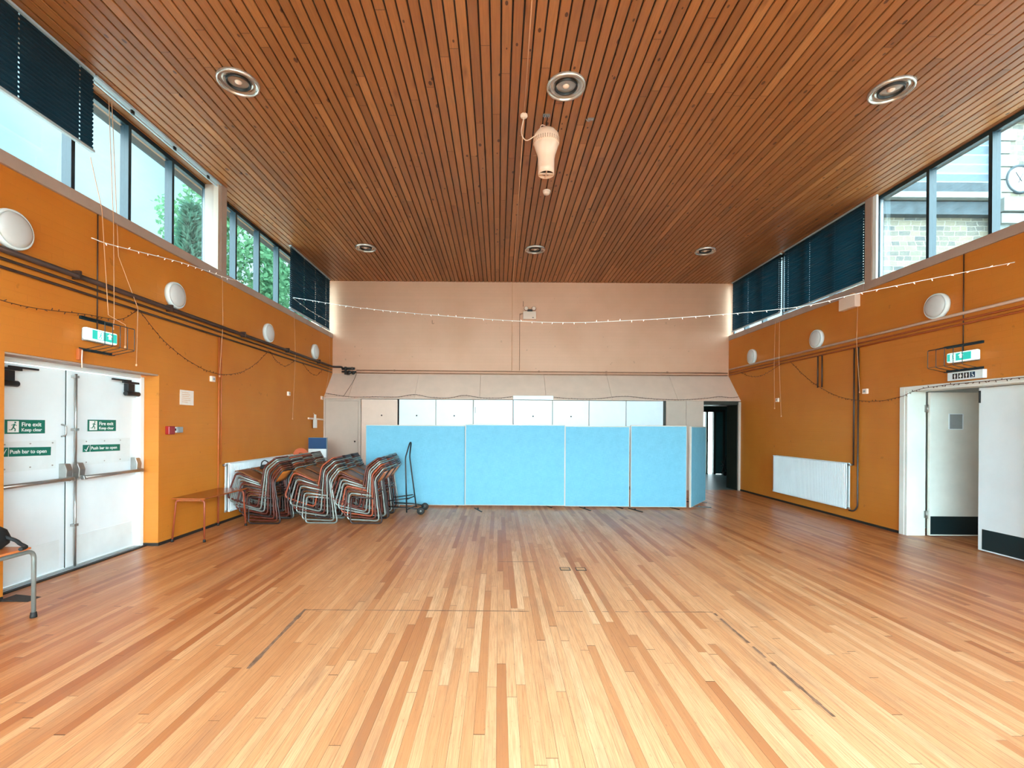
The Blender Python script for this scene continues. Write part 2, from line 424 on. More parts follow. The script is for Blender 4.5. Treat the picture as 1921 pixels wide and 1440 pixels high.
# ceiling boards with open V joints
mb = MB(); x = -4.6
struct('ceiling_backing', MB().box(-4.75, 6.1, YN - .2, YB + .2, ZC + .022, ZC + .14), M['dark'], 'dark backing showing in the joints between the ceiling boards')
while x < 5.95:
    c = .006; mb.prism([(x + .007, ZC + .022), (x + .007, ZC + .006), (x + .011, ZC), (x + .089, ZC), (x + .093, ZC + .006), (x + .093, ZC + .022)], YN - .1, YB + .02, 'Y'); x += .1
struct('ceiling', mb, M['ceil'], 'stained knotty pine board ceiling running away from the camera')
# left wall
mb = MB()
mb.box(-4.5, XL, YN, 3.97, 0, 3.65).box(-4.5, XL, 5.78, YB, 0, 3.65).box(-4.5, XL, 3.97, 5.78, 2.095, 3.65)
struct('wall_left', mb, M['orange'], 'orange painted brick wall on the left')
mb = MB()
mb.box(XR, 6.0, YN, 4.93, 0, 3.66).box(XR, 6.0, 6.66, YB, 0, 3.66).box(XR, 6.0, 4.93, 6.66, 2.06, 3.66)
struct('wall_right', mb, M['orange'], 'orange painted brick wall on the right')
# back wall with passage opening
mb = MB()
mb.box(-4.7, 4.87, YB, YB + .2, 0, 5.2).box(5.87, 6.1, YB, YB + .2, 0, 5.2).box(4.87, 5.87, YB, YB + .2, 2.03, 5.2)
struct('wall_back', mb, M['cream'], 'tall cream painted brick end wall')
# sloping boxed section with panel joints
js = [-4.16, -3.57, -2.0, -.45, 1.13, 2.70, 4.26, 5.75]
mb = MB()
for a, b_ in zip(js[:-1], js[1:]):
    mb.prism([(11.2, 2.12), (11.2, 2.135), (11.8, 2.775), (11.8, 2.12)], a + .003, b_ - .003, 'X')
struct('trim_1', mb, M['cream_p'], 'sloping cream boxing above the cupboards')
# partition right of the cupboards
mb = MB(); mb.box(3.98, 4.455, 11.2, 11.3, 0, 2.115).box(4.46, 4.87, 11.2, 11.3, 0, 2.115).box(4.77, 4.87, 11.3, 11.8, 0, 2.115)
struct('wall_partition', mb, M['cream_d'], 'beige boxed partition beside the passage opening')
struct('trim_2', MB().box(4.875, 5.73, 11.22, 11.82, 2.03, 2.115), M['tealdk'], 'dark header over the passage')
struct('trim_3', MB().box(5.70, 5.75, 11.19, 11.24, 0, 2.10), M['cream_d'], 'cream edge strip at the passage')
# near wall behind the camera with its big windows
mb = MB(); mb.box(-4.7, 6.1, YN - .25, YN, 0, .35).box(-4.7, 6.1, YN - .25, YN, 3.4, 5.2).box(-4.7, -3.9, YN - .25, YN, .35, 3.4).box(5.5, 6.1, YN - .25, YN, .35, 3.4)
struct('wall_near', mb, M['cream'], 'wall behind the camera')
w = sroot('window_5', 'wide window in the wall behind the camera')
mb = MB().box(-3.9, 5.5, YN - .16, YN - .08, .35, .42).box(-3.9, 5.5, YN - .16, YN - .08, 3.33, 3.4)
for k in range(7): xx = -3.9 + k * 9.4 / 6; mb.box(max(xx - .035, -3.9), min(xx + .035, 5.5), YN - .16, YN - .08, .42, 3.33)
part('window_frame', mb, M['frame'], w)
for k in range(6): part('pane', MB().box(-3.865 + k * 9.4 / 6, -3.935 + (k + 1) * 9.4 / 6, YN - .125, YN - .119, .42, 3.33), M['glass'], w)

# side windows
def side_window(name, gx, wx, y0, y1, mull, label, sgn):
    """gx: glass plane, wx: wall plane; sgn +1 for the right wall"""
    w = sroot(name, label)
    a, b_ = sorted((gx - .03, gx + .03))
    zb, zt = 3.70, ZC - .003
    m = MB().box(a, b_, y0, y1, zb, zb + .05).box(a, b_, y0, y1, zt - .06, zt)
    m.box(a, b_, y0, y0 + .04, zb + .05, zt - .06).box(a, b_, y1 - .04, y1, zb + .05, zt - .06)
    part('window_frame', m, M['frame'], w)
    ed = [y0 + .04] + [q for q in mull] + [y1 - .04]
    for q in mull:
        part('mullion', MB().box(a - .02, b_ + .02, q - .022, q + .022, zb + .05, zt - .06), M['frame'], w)
        part('glazing_bead', MB().box(a + .01, b_ - .01, q + .0225, q + .05, zb + .05, zt - .06), M['framel'], w)
    for p, q in zip(ed[:-1], ed[1:]):
        part('pane', MB().box(gx - .003, gx + .003, p + .02, q - .02, zb + .052, zt - .062), M['glass_t'], w)
    return w
side_window('window_1', GL, XL, YN + .05, 7.13, [q for q in (-1.85, -1.1, -.355, .39, 1.135, 1.88, 2.625, 3.37, 4.115, 4.86, 5.605, 6.35)], 'high side window on the left, nearer section', -1)
side_window('window_2', GL, XL, 7.14, YB - .03, [7.88, 8.64, 9.40, 10.15, 10.9], 'high side window on the left, farther section', -1)
side_window('window_3', GR, XR, YN + .05, 7.30, [-1.5, -.75, 0, .75, 1.5, 2.25, 3.0, 3.75, 4.5, 5.05 + .56, 6.43], 'high side window on the right showing the stone building', 1)
side_window('window_4', GR, XR, 7.44, YB - .03, [8.2, 8.95, 9.70, 10.45, 11.2], 'high side window on the right behind dark blinds', 1)
# sills, pillars
struct('trim_4', MB().box(-4.50, XL + .025, YN, 7.06, 3.652, 3.765), M['reveal'], 'painted sill board under the near left window', bevel=.004)
struct('trim_5', MB().box(-4.50, XL + .012, 7.20, YB - .01, 3.652, 3.765), M['reveal'], 'painted sill board under the far left window', bevel=.004)
struct('trim_6', MB().box(XR - .025, 6.0, YN, 7.30, 3.662, 3.78), M['reveal'], 'painted sill board under the near right window', bevel=.004)
struct('trim_7', MB().box(XR - .012, 6.0, 7.44, YB - .01, 3.662, 3.78), M['reveal'], 'painted sill board under the far right window', bevel=.004)
struct('trim_8', MB().box(-4.42, XL - .004, 7.065, 7.195, 3.6, ZC - .002), M['reveal'], 'pillar between the left windows')
struct('trim_9', MB().box(XR + .004, 5.85, 7.305, 7.435, 3.6, ZC - .002), M['reveal'], 'pillar between the right windows')
struct('trim_10', MB().box(-4.25, XL - .02, 7.0, 7.06, 3.77, ZC - .002), M['cream_d'], 'white painted reveal beside the left pillar')
struct('trim_11', MB().box(XR + .02, 5.80, 7.23, 7.30, 3.785, ZC - .002), M['white'], 'white painted reveal beside the right pillar')
# baseboards
struct('baseboard_left', MB().box(XL, XL + .012, 5.79, 11.19, 0, .035).box(XL, XL + .012, YN, 3.96, 0, .035).box(-4.38, XL + .012, 5.768, 5.78, 0, .035), M['dark'], 'thin dark skirting at the foot of the left wall')
struct('baseboard_right', MB().box(XR - .012, XR, 6.74, 11.18, 0, .035).box(XR - .012, XR, YN, 4.87, 0, .035), M['dark'], 'thin dark skirting at the foot of the right wall')
# soffit recess back fill so no sky leaks above the wall tops
# ------------------------------------------------------------------ left fire exit doors
XD = -4.385
d = sroot('door_1', 'white double fire exit doors with push bars, left wall', (XD, 4.8, 0))
oy = 4.8
part('door_frame', MB().box(-.04, .05, 5.715 - oy, 5.775 - oy, 0, 2.06).box(-.04, .05, 3.972 - oy, 4.03 - oy, 0, 2.06).box(-.04, .05, 4.03 - oy, 5.715 - oy, 2.035, 2.09), M['white'], d, bevel=.004)
part('head_lining', MB().box(.052, .22, 3.975 - oy, 5.77 - oy, 2.078, 2.093), M['reveal'], d)
part('threshold', MB().box(-.03, .06, 4.035 - oy, 5.71 - oy, .001, .022), M['conc'], d)
part('door_sill_shadow_strip', MB().box(.061, .10, 3.98 - oy, 5.77 - oy, .001, .012), M['dark'], d)
for a, b_ in ((4.035, 4.772), (4.865, 5.71)):
    lf = part('door_leaf', MB().box(-.03, 0.0, a - oy, b_ - oy, .03, 2.03), M['white'], d, bevel=.003)
    part('rail_panel', MB().box(.0, .004, a + .02 - oy, b_ - .1 - oy, 1.05, 1.325), M['whitem'], lf)
    part('kick_plate', MB().box(.0, .004, a + .02 - oy, b_ - .06 - oy, .05, .33), M['whitem'], lf)
    q = part('screw', MB().lathe([(0, .006), (.006, .005), (.007, .0)], 8, (0.004, a + .15 - oy, 1.30), 'X'), M['alu'], lf)
    for yy in (a + .38, a + .6): copy_part(q, lf, (0, yy - a - .15, 0))
    for yy in (a + .15, a + .38, a + .6): copy_part(q, lf, (0, yy - a - .15, -.22))
part('meeting_stile', MB().box(-.025, .012, 4.776 - oy, 4.86 - oy, .03, 2.03), M['white'], d, bevel=.003)
part('stile_gap_strip', MB().box(.0, .009, 4.7725 - oy, 4.7755 - oy, .03, 2.03), M['tealdk'], d)
mb = MB().tube([(.045, 4.845 - oy, .03), (.045, 4.845 - oy, .98)], .011).tube([(.045, 4.845 - oy, 1.07), (.045, 4.845 - oy, 2.0)], .011)
part('vertical_rod', mb, M['alu'], d)
mb = MB()
for z in (.45, 1.43, 1.97): mb.box(.0125, .06, 4.822 - oy, 4.868 - oy, z - .012, z + .012)
part('rod_guide', mb, M['alu'], d)
for (ya, yb, nm) in ((4.06, 4.74, 0), (4.885, 5.66, 1)):
    mb = MB()
    mb.tube([(.105, ya - oy, .935), (.105, yb - oy, .935)], .019, 12)
    part('push_bar', mb, M['alu'], d)
    for yc in ((ya, yb) if nm else (yb,)):
        hb = MB().prism([(.0, .90), (.075, .93), (.085, 1.02), (.06, 1.085), (.0, 1.09)], yc - .035 - oy, yc + .035 - oy, 'Y')
        part('push_bar_bracket', hb, M['alu'], d, bevel=.006)
        part('bar_arm', MB().prism([(.06, .96), (.115, .955), (.125, .915), (.09, .91)], yc - .022 - oy, yc + .022 - oy, 'Y'), M['alu'], d, bevel=.004)
part('pull_handle', MB().tube(fillet([(.0, 4.735 - oy, 1.36), (.045, 4.735 - oy, 1.37), (.045, 4.735 - oy, 1.47), (.0, 4.735 - oy, 1.48)], .03), .008), M['alu'], d)
def closer(y0, dr, parent):
    c = part('door_closer', MB().box(.005, .06, y0 - .05 - oy, y0 + .05 - oy, 1.87, 1.96).tube([(.05, y0 - .12 * dr - oy, 1.845), (.05, y0 + .08 * dr - oy, 1.845)], .028, 14), M['black'], parent, bevel=.004)
    part('closer_arm', MB().box(.045, .06, min(y0, y0 + dr * .27) - oy, max(y0, y0 + dr * .27) - oy, 1.985, 2.003).box(.05, .075, y0 - .13 - oy, y0 + .1 - oy, 1.962, 1.984), M['black'], c)
closer(4.17, 1, d); closer(5.56, -1, d)
def exit_sign(y0, y1, z0, z1):
    s = part('fire_exit_sign', MB().box(.004, .007, y0 - oy, y1 - oy, z0, z1), M['green'], d, label='green Fire exit Keep clear sign')
    h = z1 - z0; L_ = y1 - y0
    part('white_panel', MB().box(.007, .008, y0 + .02 - oy, y0 + .02 + h * .78 - oy, z0 + h * .1, z1 - h * .1), M['signw'], s)
    yy = y0 + .02 + h * .4 - oy; g = MB(); X_ = .0090
    def bar(a, b_, r): g.tube([(X_, yy + a[0] * h, z0 + a[1] * h), (X_, yy + b_[0] * h, z0 + b_[1] * h)], r * h, 6)
    g.lathe([(0.0, .0006), (.065 * h, .0004), (.065 * h, 0)], 12, (X_, yy + .12 * h, z0 + .80 * h), 'X')
    for a, b_, r in (((.08, .70), (-.02, .45), .045), ((.05, .66), (.22, .58), .022), ((.05, .68), (-.14, .60), .022), ((-.02, .45), (.12, .34), .032), ((.12, .34), (.10, .18), .028), ((-.02, .45), (-.14, .28), .032), ((-.14, .28), (-.3, .28), .026)): bar(a, b_, r)
    m_ = part('running_figure', g, M['green'], s)
    text('Fire exit', h * .42, (.0075, y0 + .035 + h * .85 - oy, z0 + h * .53), ROT_L, M['signw'], s, sx=(L_ - .05 - h * .85) / (h * .42 * 3.75), bold=.0007)
    text('Keep clear', h * .34, (.0075, y0 + .035 + h * .85 - oy, z0 + h * .16), ROT_L, M['signw'], s, sx=(L_ - .05 - h * .85) / (h * .34 * 4.72), bold=.0006)
exit_sign(4.186, 4.555, 1.395, 1.523); exit_sign(5.03, 5.40, 1.408, 1.533)
def push_sign(y0, y1, zc, h, tilt):
    s = part('push_bar_sign', MB().box(.0045, .0075, 0, y1 - y0, -h / 2, h / 2), M['green'], d, loc=(0, y0 - oy, zc), rot=(tilt, 0, 0), label='green Push bar to open sign')
    part('tick_mark', MB().tube([(.0085, .02, -.01), (.0085, .037, -.028), (.0085, .068, .027)], [.003, .006, .003], 6).box(.0075, .0083, .085, .0885, -h / 2, h / 2), M['signw'], s)
    text('Push bar to open', h * .6, (.0078, .097, -h * .18), ROT_L, M['signw'], s, sx=(y1 - y0 - .11) / (h * .6 * 7.55), bold=.0006)
push_sign(4.13, 4.617, 1.235, .082, -.03); push_sign(4.973, 5.46, 1.228, .075, -.02)

# ------------------------------------------------------------------ right doors
d = sroot('door_2', 'white double doors in the right wall, one leaf open', (5.93, 5.8, 0)); oy = 5.8
part('architrave', MB().box(-.20, .06, 6.61 - oy, 6.655 - oy, 0, 2.015).box(-.20, .06, 4.935 - oy, 4.99 - oy, 0, 2.015).box(-.20, .06, 4.935 - oy, 6.655 - oy, 2.015, 2.058)
     .box(-.205, -.182, 6.655 - oy, 6.735 - oy, 0, 2.085).box(-.205, -.182, 4.87 - oy, 4.935 - oy, 0, 2.085).box(-.205, -.182, 4.935 - oy, 6.655 - oy, 2.03, 2.085), M['offwhite'], d, bevel=.004)
lf = part('door_leaf', MB().box(0, .04, 4.995 - oy, 5.825 - oy, .012, 2.005), M['white'], d, bevel=.003)
part('kick_plate', MB().box(-.003, -.0005, 5.0 - oy, 5.775 - oy, .03, .275), M['kick'], lf)
part('bolt', MB().box(-.012, -.001, 5.80 - oy, 5.818 - oy, 1.82, 1.97), M['black'], lf)
lf = part('door_leaf', MB().box(.075, .83, 6.56 - oy, 6.60 - oy, .012, 2.005), M['offwhite'], d, bevel=.003, label='open door leaf swung into the corridor')
part('kick_plate', MB().box(.085, .825, 6.5575 - oy, 6.5595 - oy, .03, .282), M['kick'], lf)
part('vision_panel', MB().box(.335, .515, 6.553 - oy, 6.5595 - oy, 1.50, 1.70), M['conc'], lf)
part('vision_panel_bead', MB().box(.325, .335, 6.548 - oy, 6.5595 - oy, 1.49, 1.71).box(.515, .525, 6.548 - oy, 6.5595 - oy, 1.49, 1.71).box(.335, .515, 6.548 - oy, 6.5595 - oy, 1.49, 1.50).box(.335, .515, 6.548 - oy, 6.5595 - oy, 1.70, 1.71), M['white'], lf)
for z in (.30, 1.78):
    part('hinge', MB().box(.035, .10, 6.596 - oy, 6.606 - oy, z - .05, z + .05).tube([(.065, 6.59 - oy, z - .055), (.065, 6.59 - oy, z + .055)], .009), M['alu'], d)
# corridor behind
mb = MB().box(6.0, 7.6, 3.1, 3.2, 0, 2.7).box(7.45, 7.6, 3.2, 7.4, 0, 2.7).box(6.0, 7.6, 7.1, 7.25, 0, 2.7)
struct('wall_corridor', mb, M['whitem'], 'pale corridor walls beyond the right doors')
struct('ceiling_corridor', MB().box(6.0, 7.6, 3.2, 7.25, 2.7, 2.8), M['whitem'], 'corridor ceiling')

t = thing('corridor_light', 'round opal lamp on the corridor ceiling beyond the right doors', 'lamp', (6.75, 4.6, 2.7))  # unseen lamp added to light the corridor
part('diffuser', MB().lathe([(0, -.08), (.12, -.07), (.17, -.03), (.18, 0)], 32), emit('corridor_lamp_glow', (.92, 1, .95, 1), 9.0), t)
# ------------------------------------------------------------------ lobby behind the passage
struct('floor_lobby', MB().box(3.6, 8.8, 11.3, 15.3, -.1, -.001), M['lino'], 'grey green floor of the lobby')
struct('wall_lobby', MB().box(3.6, 6.42, 15.0, 15.15, 0, 2.6).box(7.22, 8.9, 15.0, 15.15, 0, 2.6).box(6.42, 7.22, 15.0, 15.15, 2.05, 2.6).box(8.8, 8.9, 12.0, 15.0, 0, 2.6).box(6.1, 8.9, 11.88, 12.0, 0, 2.7).box(3.5, 3.6, 12.0, 15.1, 0, 2.6), M['teal'], 'dark teal walls of the lobby')
struct('ceiling_lobby', MB().box(3.5, 8.9, 12.0, 15.2, 2.6, 2.7), M['teal'], 'lobby ceiling')
struct('trim_12', MB().box(5.69, 5.748, 11.25, 11.75, 0, 2.03), M['tealdk'], 'dark panelled side of the passage')
d = sroot('door_3', 'glazed outer door at the end of the lobby', (6.82, 15.0, 0))
part('door_frame', MB().box(-.395, -.33, .0, .1, 0, 2.05).box(-.20, -.15, 0, .1, 0, 2.05).box(.03, .10, 0, .1, 0, 2.05).box(.33, .395, 0, .1, 0, 2.05).box(-.33, -.20, 0, .1, 1.98, 2.05).box(-.15, .03, 0, .1, 1.98, 2.05).box(.10, .33, 0, .1, 1.98, 2.05), M['tealdk'], d)
for a, b_ in ((-.33, -.20), (-.15, .03)): part('pane', MB().box(a, b_, .045, .051, 0.02, 1.98), M['glass'], d)
part('door_leaf', MB().box(.10, .33, .03, .07, .02, 1.98), M['teal'], d)
t = thing('folded_trolley', 'small dark folded trolley leaning at the end of the lobby', 'trolley', (7.02, 14.6, 0))
part('frame', MB().tube([(-.1, 0, .06), (.08, .1, .62)], .014).tube([(.1, 0, .06), (-.06, .1, .45)], .014).tube([(-.12, 0, .3), (.14, .05, .3)], .012), M['black'], t)
part('wheel', MB().lathe([(0, -.02), (.06, -.02), (.06, .02), (0, .02)], 16, (0, 0, .062), 'Y'), M['rubber'], t)

# ------------------------------------------------------------------ cupboards
ed = [-3.265, -2.37, -1.49, -.60, .348, 1.28, 2.15, 3.03, 3.92]
kn = {-2.37: -2.77, -1.49: -1.92, -.60: -1.03, .348: None, 1.28: .82, 2.15: 1.72}
names = ['cream cupboard at the left end of the row, next to the tall beige door', 'white cupboard second from the left end of the row', 'white cupboard third from the left end of the row',
         'white cupboard with small pull handle, under left side of shutter box', 'white cupboard directly under the small white shutter box', 'white cupboard just right of the shutter box',
         'white cupboard third from the right end of the row', 'white cupboard beside the dark post at the right end']
t = thing('store_door', 'tall beige store door in the left back corner behind the chairs', 'door', (-3.71, 11.2, 0))  # white door; the beige puts its corner shadow into the colour
part('frame', MB().box(-.445, -.40, 0, .58, 0, 2.115).box(.385, .44, 0, .58, 0, 2.115).box(-.40, .385, .03, .58, 2.07, 2.115), M['cream_d'], t)
part('door_leaf', MB().box(-.395, .378, .005, .045, .01, 2.065), M['cream_d'], t, bevel=.003)
k0 = part('knob', MB().lathe([(0, -.045), (.016, -.04), (.02, -.028), (.01, -.015), (.01, .004)], 16, (.31, 0, 1.10), 'Y'), M['black'], t)
i = 0
for a, b_ in zip(ed[:-1], ed[1:]):
    white = i > 0
    t = thing('cupboard', names[i], 'cupboard', ((a + b_) / 2, 11.2, 0), group='built-in cupboards along the back wall'); w2 = (b_ - a) / 2
    mt = M['white'] if i > 0 else M['cream_p']  # leftmost door is white too; cream puts its shade into the colour
    gap = .022 if i == 0 else .0
    part('body', MB().box(-w2 + .004, w2 - .004 - gap, .03, .58, 0, 2.11), M['tealdk'] if gap else M['cream_d'], t)
    dd = part('door', MB().box(-w2 + .008, w2 - .008 - gap, .003, .028, .08, 2.105), mt, t, bevel=.003)
    part('plinth', MB().box(-w2 + .008, w2 - .008, .012, .03, 0, .075), M['dark'], t)
    kx = [-2.77, -1.94, -1.05, None, .82, 1.72, None, None][i]
    if kx is not None:
        c = kx - (a + b_) / 2
        part('knob', MB().lathe([(0, -.03), (.013, -.028), (.017, -.018), (.008, -.01), (.008, .003)], 14, (c, 0, 1.725), 'Y'), M['black'], dd)
    if i == 3:
        part('handle', MB().tube(fillet([(-w2 + .05, .003, 1.80), (-w2 + .05, -.03, 1.80), (-w2 + .05, -.03, 1.93), (-w2 + .05, .003, 1.93)], .02), .006), M['alu'], dd)
    i += 1
struct('trim_13', MB().box(3.925, 3.975, 11.215, 11.3, 0, 2.115), M['tealdk'], 'dark post at the right end of the cupboards')
t = thing('shutter_box', 'small white box casing above the middle cupboards', 'box', (.82, 11.2, 2.118))
part('casing', MB().box(-.475, .475, -.02, .10, .0, .095), M['white'], t, bevel=.004)

# ------------------------------------------------------------------ blinds
def blind(label, X, y0, y1, z0, z1, cols, rail=True, group='pleated window blinds'):
    t = thing('pleated_blind', label, 'blind', (X, (y0 + y1) / 2, z0), group=group); yc = (y0 + y1) / 2
    ys = [y0]
    for c in cols: ys += [c - .007, c + .007]
    ys.append(y1); hole = set(range(1, len(ys) - 1, 2))
    P = .042; n = int((z1 - z0 - .03) / P); zs = []
    for k in range(n):
        b0 = z1 - (k + 1) * P; zs += [(b0, 0.), (b0 + .013, .014), (b0 + .029, .014)]
    zs = sorted(zs); zs.append((z1, 0.)); mb = MB(); vs = []
    for z, dx in zs:
        for y in ys: vs.append((dx, y - yc, z - z0))
    m = len(ys); fs = []
    for r_ in range(len(zs) - 1):
        for c in range(m - 1):
            if c in hole and r_ % 3 == 1: continue
            fs.append((r_ * m + c, r_ * m + c + 1, (r_ + 1) * m + c + 1, (r_ + 1) * m + c))
    mb.add(vs, fs)
    part('pleated_cloth', mb, M['blind'], t)
    part('head_rail', MB().box(-.02, .03, y0 - yc, y1 - yc, z1 - z0, z1 - z0 + .022), M['framel'], t)
    zb = zs[0][0] - z0
    part('bottom_rail', MB().box(-.012, .026, y0 - .01 - yc, y1 + .01 - yc, zb - .026, zb), M['framel'], t, bevel=.003)
    return t
blind('dark teal pleated blind half lowered over the near left window', XL - .03, 2.2, 4.84, 4.235, ZC - .03, [2.3, 2.9, 3.49, 4.085, 4.68])
blind('dark pleated blind fully lowered at the far end of the left window', XL - .03, 9.42, 11.62, 3.80, ZC - .03, [9.47, 10.09, 10.71, 11.36])
blind('dark pleated blind at the back corner of the right window', XR + .02, 9.68, 11.68, 3.82, ZC - .03, [9.76, 10.36, 10.97, 11.6])
blind('dark pleated blind next to the pillar of the right window', XR + .02, 7.45, 9.56, 3.79, ZC - .03, [7.5, 8.14, 8.80, 9.45])
t = thing('blind_head_track', 'bare pale blind track along the top of the near left window', 'blind', (XL - .02, 5.95, ZC - .06))
part('track', MB().box(-.035, .02, -1.09, 1.1, .03, .055).box(-.035, -.015, -1.09, 1.1, -.01, .012), M['framel'], t)
for q in (-.6, .1, .8): part('bracket', MB().box(-.02, 0.0, q, q + .04, -.01, .03), M['black'], t)

# ------------------------------------------------------------------ wall lamps
def wall_lamp(x, y, z, sgn, label, src=[None]):
    t = thing('wall_lamp', label, 'lamp', (x, y, z), group='round bulkhead lamps on the side walls')
    t.rotation_euler.z = 0 if sgn > 0 else math.pi
    if src[0] is None:
        a = part('base_ring', MB().lathe([(.0, 0), (.165, 0), (.168, .03), (.162, .055), (.148, .062), (.146, .05), (0, .05)], 40, (0, 0, 0), 'X'), M['whitem'], t)
        b_ = part('diffuser', MB().lathe([(.146, .052), (.140, .066), (.11, .082), (.06, .092), (.0, .094)], 40, (0, 0, 0), 'X'), M['dome'], t)
        src[0] = (a, b_)
    else:
        for q in src[0]: copy_part(q, t)
for y, n in ((4.0, 'round white wall lamp nearest the camera on the left wall, over the fire doors'), (6.02, 'round white wall lamp second along the left wall, above the notice'), (8.46, 'round white wall lamp third along the left wall, above the pipes'), (10.6, 'round white wall lamp farthest along the left wall, near the back corner')): wall_lamp(XL + .001, y, 3.13, 1, n)
for y, n in ((6.17, 'round white wall lamp nearest on the right wall, above the exit sign'), (8.5, 'round white wall lamp in the middle of the right wall above the radiator'), (10.67, 'round white wall lamp farthest on the right wall near the passage')): wall_lamp(XR - .001, y, 3.10, -1, n)

# ------------------------------------------------------------------ ceiling downlights
def downlight(x, y, label, src=[None]):
    t = thing('ceiling_light', label, 'ceiling light', (x, y, ZC), group='round recessed ceiling lights')
    if src[0] is None:
        a = part('rim', MB().lathe([(.178, -.010), (.182, -.030), (.192, -.034), (.203, -.028), (.207, -.004), (.205, .001)], 48), M['chrome'], t)
        b_ = part('reflector', MB().lathe([(.178, -.012), (.165, -.006), (.150, -.003), (.143, -.012), (.135, -.006), (.122, -.002), (.118, -.002), (.05, -.004), (0.0, -.004)], 48), M['chrome'], t)
        c = part('louvre_ring', MB().lathe([(.120, -.002), (.118, -.026), (.110, -.028), (.106, -.024), (.100, -.003)], 48), M['black'], t)
        e = part('bulb', MB().lathe([(0, -.022), (.02, -.020), (.034, -.012), (.036, -.006), (.03, -.004)], 24), M['plastic'], t)
        src[0] = (a, b_, c, e)
    else:
        for q in src[0]: copy_part(q, t)
for x, y, n in ((-2.75, 4.944, 'steel ringed round ceiling light at upper left, near the left window'), (.688, 4.97, 'steel ringed round ceiling light in the middle, in front of the fan'), (4.13, 4.99, 'steel ringed round ceiling light at upper right, near the right window'),
                (-2.71, 9.55, 'small looking far ceiling light on the left'), (.72, 9.57, 'small looking far ceiling light in the middle'), (4.18, 9.59, 'small looking far ceiling light on the right')): downlight(x, y, n)

# ------------------------------------------------------------------ hanging fan, detector, cable
t = thing('ceiling_fan_unit', 'cream vase shaped air circulator hanging from the ceiling boards', 'fan', (.53, 5.44, ZC))
part('mounting_plate', MB().box(-.04, .04, -.02, .02, -.012, 0).box(-.03, -.022, -.015, .015, -.03, -.012).box(.0, .008, -.015, .015, -.03, -.012).box(.022, .03, -.015, .015, -.03, -.012), M['alu'], t)
part('hook', MB().tube(fillet([(0, 0, -.012), (.012, 0, -.05), (-.008, 0, -.09), (0, 0, -.13), (0, 0, -.17)], .02), .005), M['black'], t)
part('housing', MB().lathe([(.0, -.165), (.05, -.168), (.10, -.19), (.138, -.235), (.152, -.29), (.150, -.325), (.142, -.345), (.135, -.346), (.138, -.36), (.122, -.41), (.105, -.455), (.095, -.51), (.092, -.62), (.093, -.69), (.086, -.69), (.083, -.6), (.0, -.58)], 40), M['peach'], t)
mb = MB()
for k in range(36):
    a = 2 * math.pi * k / 36
    mb.tube([(.1525 * math.cos(a), .1525 * math.sin(a), -.30), (.1475 * math.cos(a), .1475 * math.sin(a), -.34)], .0035, 5)
part('vent_slots', mb, M['pipe_b'], t)
part('inner_duct', MB().lathe([(.0825, -.655), (.0825, -.60), (0, -.60)], 32), M['pipe_k'], t)  # dark lining put in for the shade inside the outlet
part('outlet_cross', MB().box(-.085, .085, -.006, .006, -.688, -.67).box(-.006, .006, -.085, .085, -.689, -.671), M['peach'], t)
part('cable', MB().tube(spline([(.0, -.02, -.17), (-.03, -.05, -.155), (-.07, -.07, -.17), (-.09, -.10, -.26), (-.15, -.08, -.30), (-.235, -.04, -.32), (-.29, -.02, -.22), (-.262, 0, -.03)]), .006, 6), M['peach'], t)
t = thing('junction_box', 'small round cream junction box on the ceiling left of the fan', 'box', (.27, 5.44, ZC))
part('cover', MB().lathe([(.04, 0), (.042, -.02), (.036, -.03), (0, -.032)], 24), M['plastic'], t)
tag(link_mesh('ceiling_cable', MB().tube([(.257, YN, ZC - .006), (.257, 3.97, ZC - .006), (.27, 5.398, ZC - .006)], .006, 6).tube([(.27, 5.482, ZC - .006), (.30, 8, ZC - .006), (.34, YB - .012, ZC - .006), (.324, YB - .01, ZC - .03), (.324, YB - .01, 2.86)], .006, 6), M['cord']), 'thin pale cable along the ceiling and down the end wall', 'cable')
t = thing('smoke_detector', 'small round white smoke detector behind the fan', 'smoke detector', (.71, 7.2, ZC))
part('base', MB().lathe([(.06, 0), (.06, -.014), (.055, -.018)], 28), M['plastic'], t)
part('sensor_cap', MB().lathe([(.052, -.018), (.05, -.04), (.04, -.055), (0, -.058)], 28), M['plastic'], t)
t = thing('ceiling_hook_plate', 'small bare metal hook plate on the ceiling right of the fan', 'hook', (1.05, 5.5, ZC))
part('plate', MB().box(-.035, .035, -.018, .018, -.012, 0), M['alu'], t)
part('hook', MB().tube(fillet([(0, 0, -.012), (-.02, -.02, -.05), (-.05, -.05, -.06), (-.07, -.06, -.04)], .02), .004), M['alu'], t)

# emergency spot unit
t = thing('emergency_spotlight', 'emergency light box with two round lamps on the end wall', 'lamp', (.76, YB, 4.15))
part('case', MB().box(-.165, .155, -.09, 0, 0, .19), M['plastic'], t, bevel=.006)
for s in (-.09, .10):
    q = part('lamp_head', MB().lathe([(0, -.03), (.05, -.03), (.056, .0), (.045, .05), (0, .06)], 24, (s, -.06, .265), 'Y'), M['pipe_b'], t)
    part('lens', MB().lathe([(0, -.034), (.044, -.031)], 24, (s, -.06, .265), 'Y'), M['plastic'], q)
part('yoke', MB().box(-.06, .07, -.06, -.03, .19, .25), M['black'], t)
part('indicator', MB().box(.06, .10, -.094, -.0895, .03, .045), M['black'], t)
part('conduit', MB().tube([(-.20, -.01, .15), (-.245, -.01, .12), (-.245, -.01, -1.27)], .007, 6).tube([(-.245, -.01, -.1), (-.245, -.01, .15), (-.16, -.01, .15)], .007, 6).tube([(-.16, -.01, .33), (-.16, -.01, .46)], .008, 6), M['pipe_b'], t)
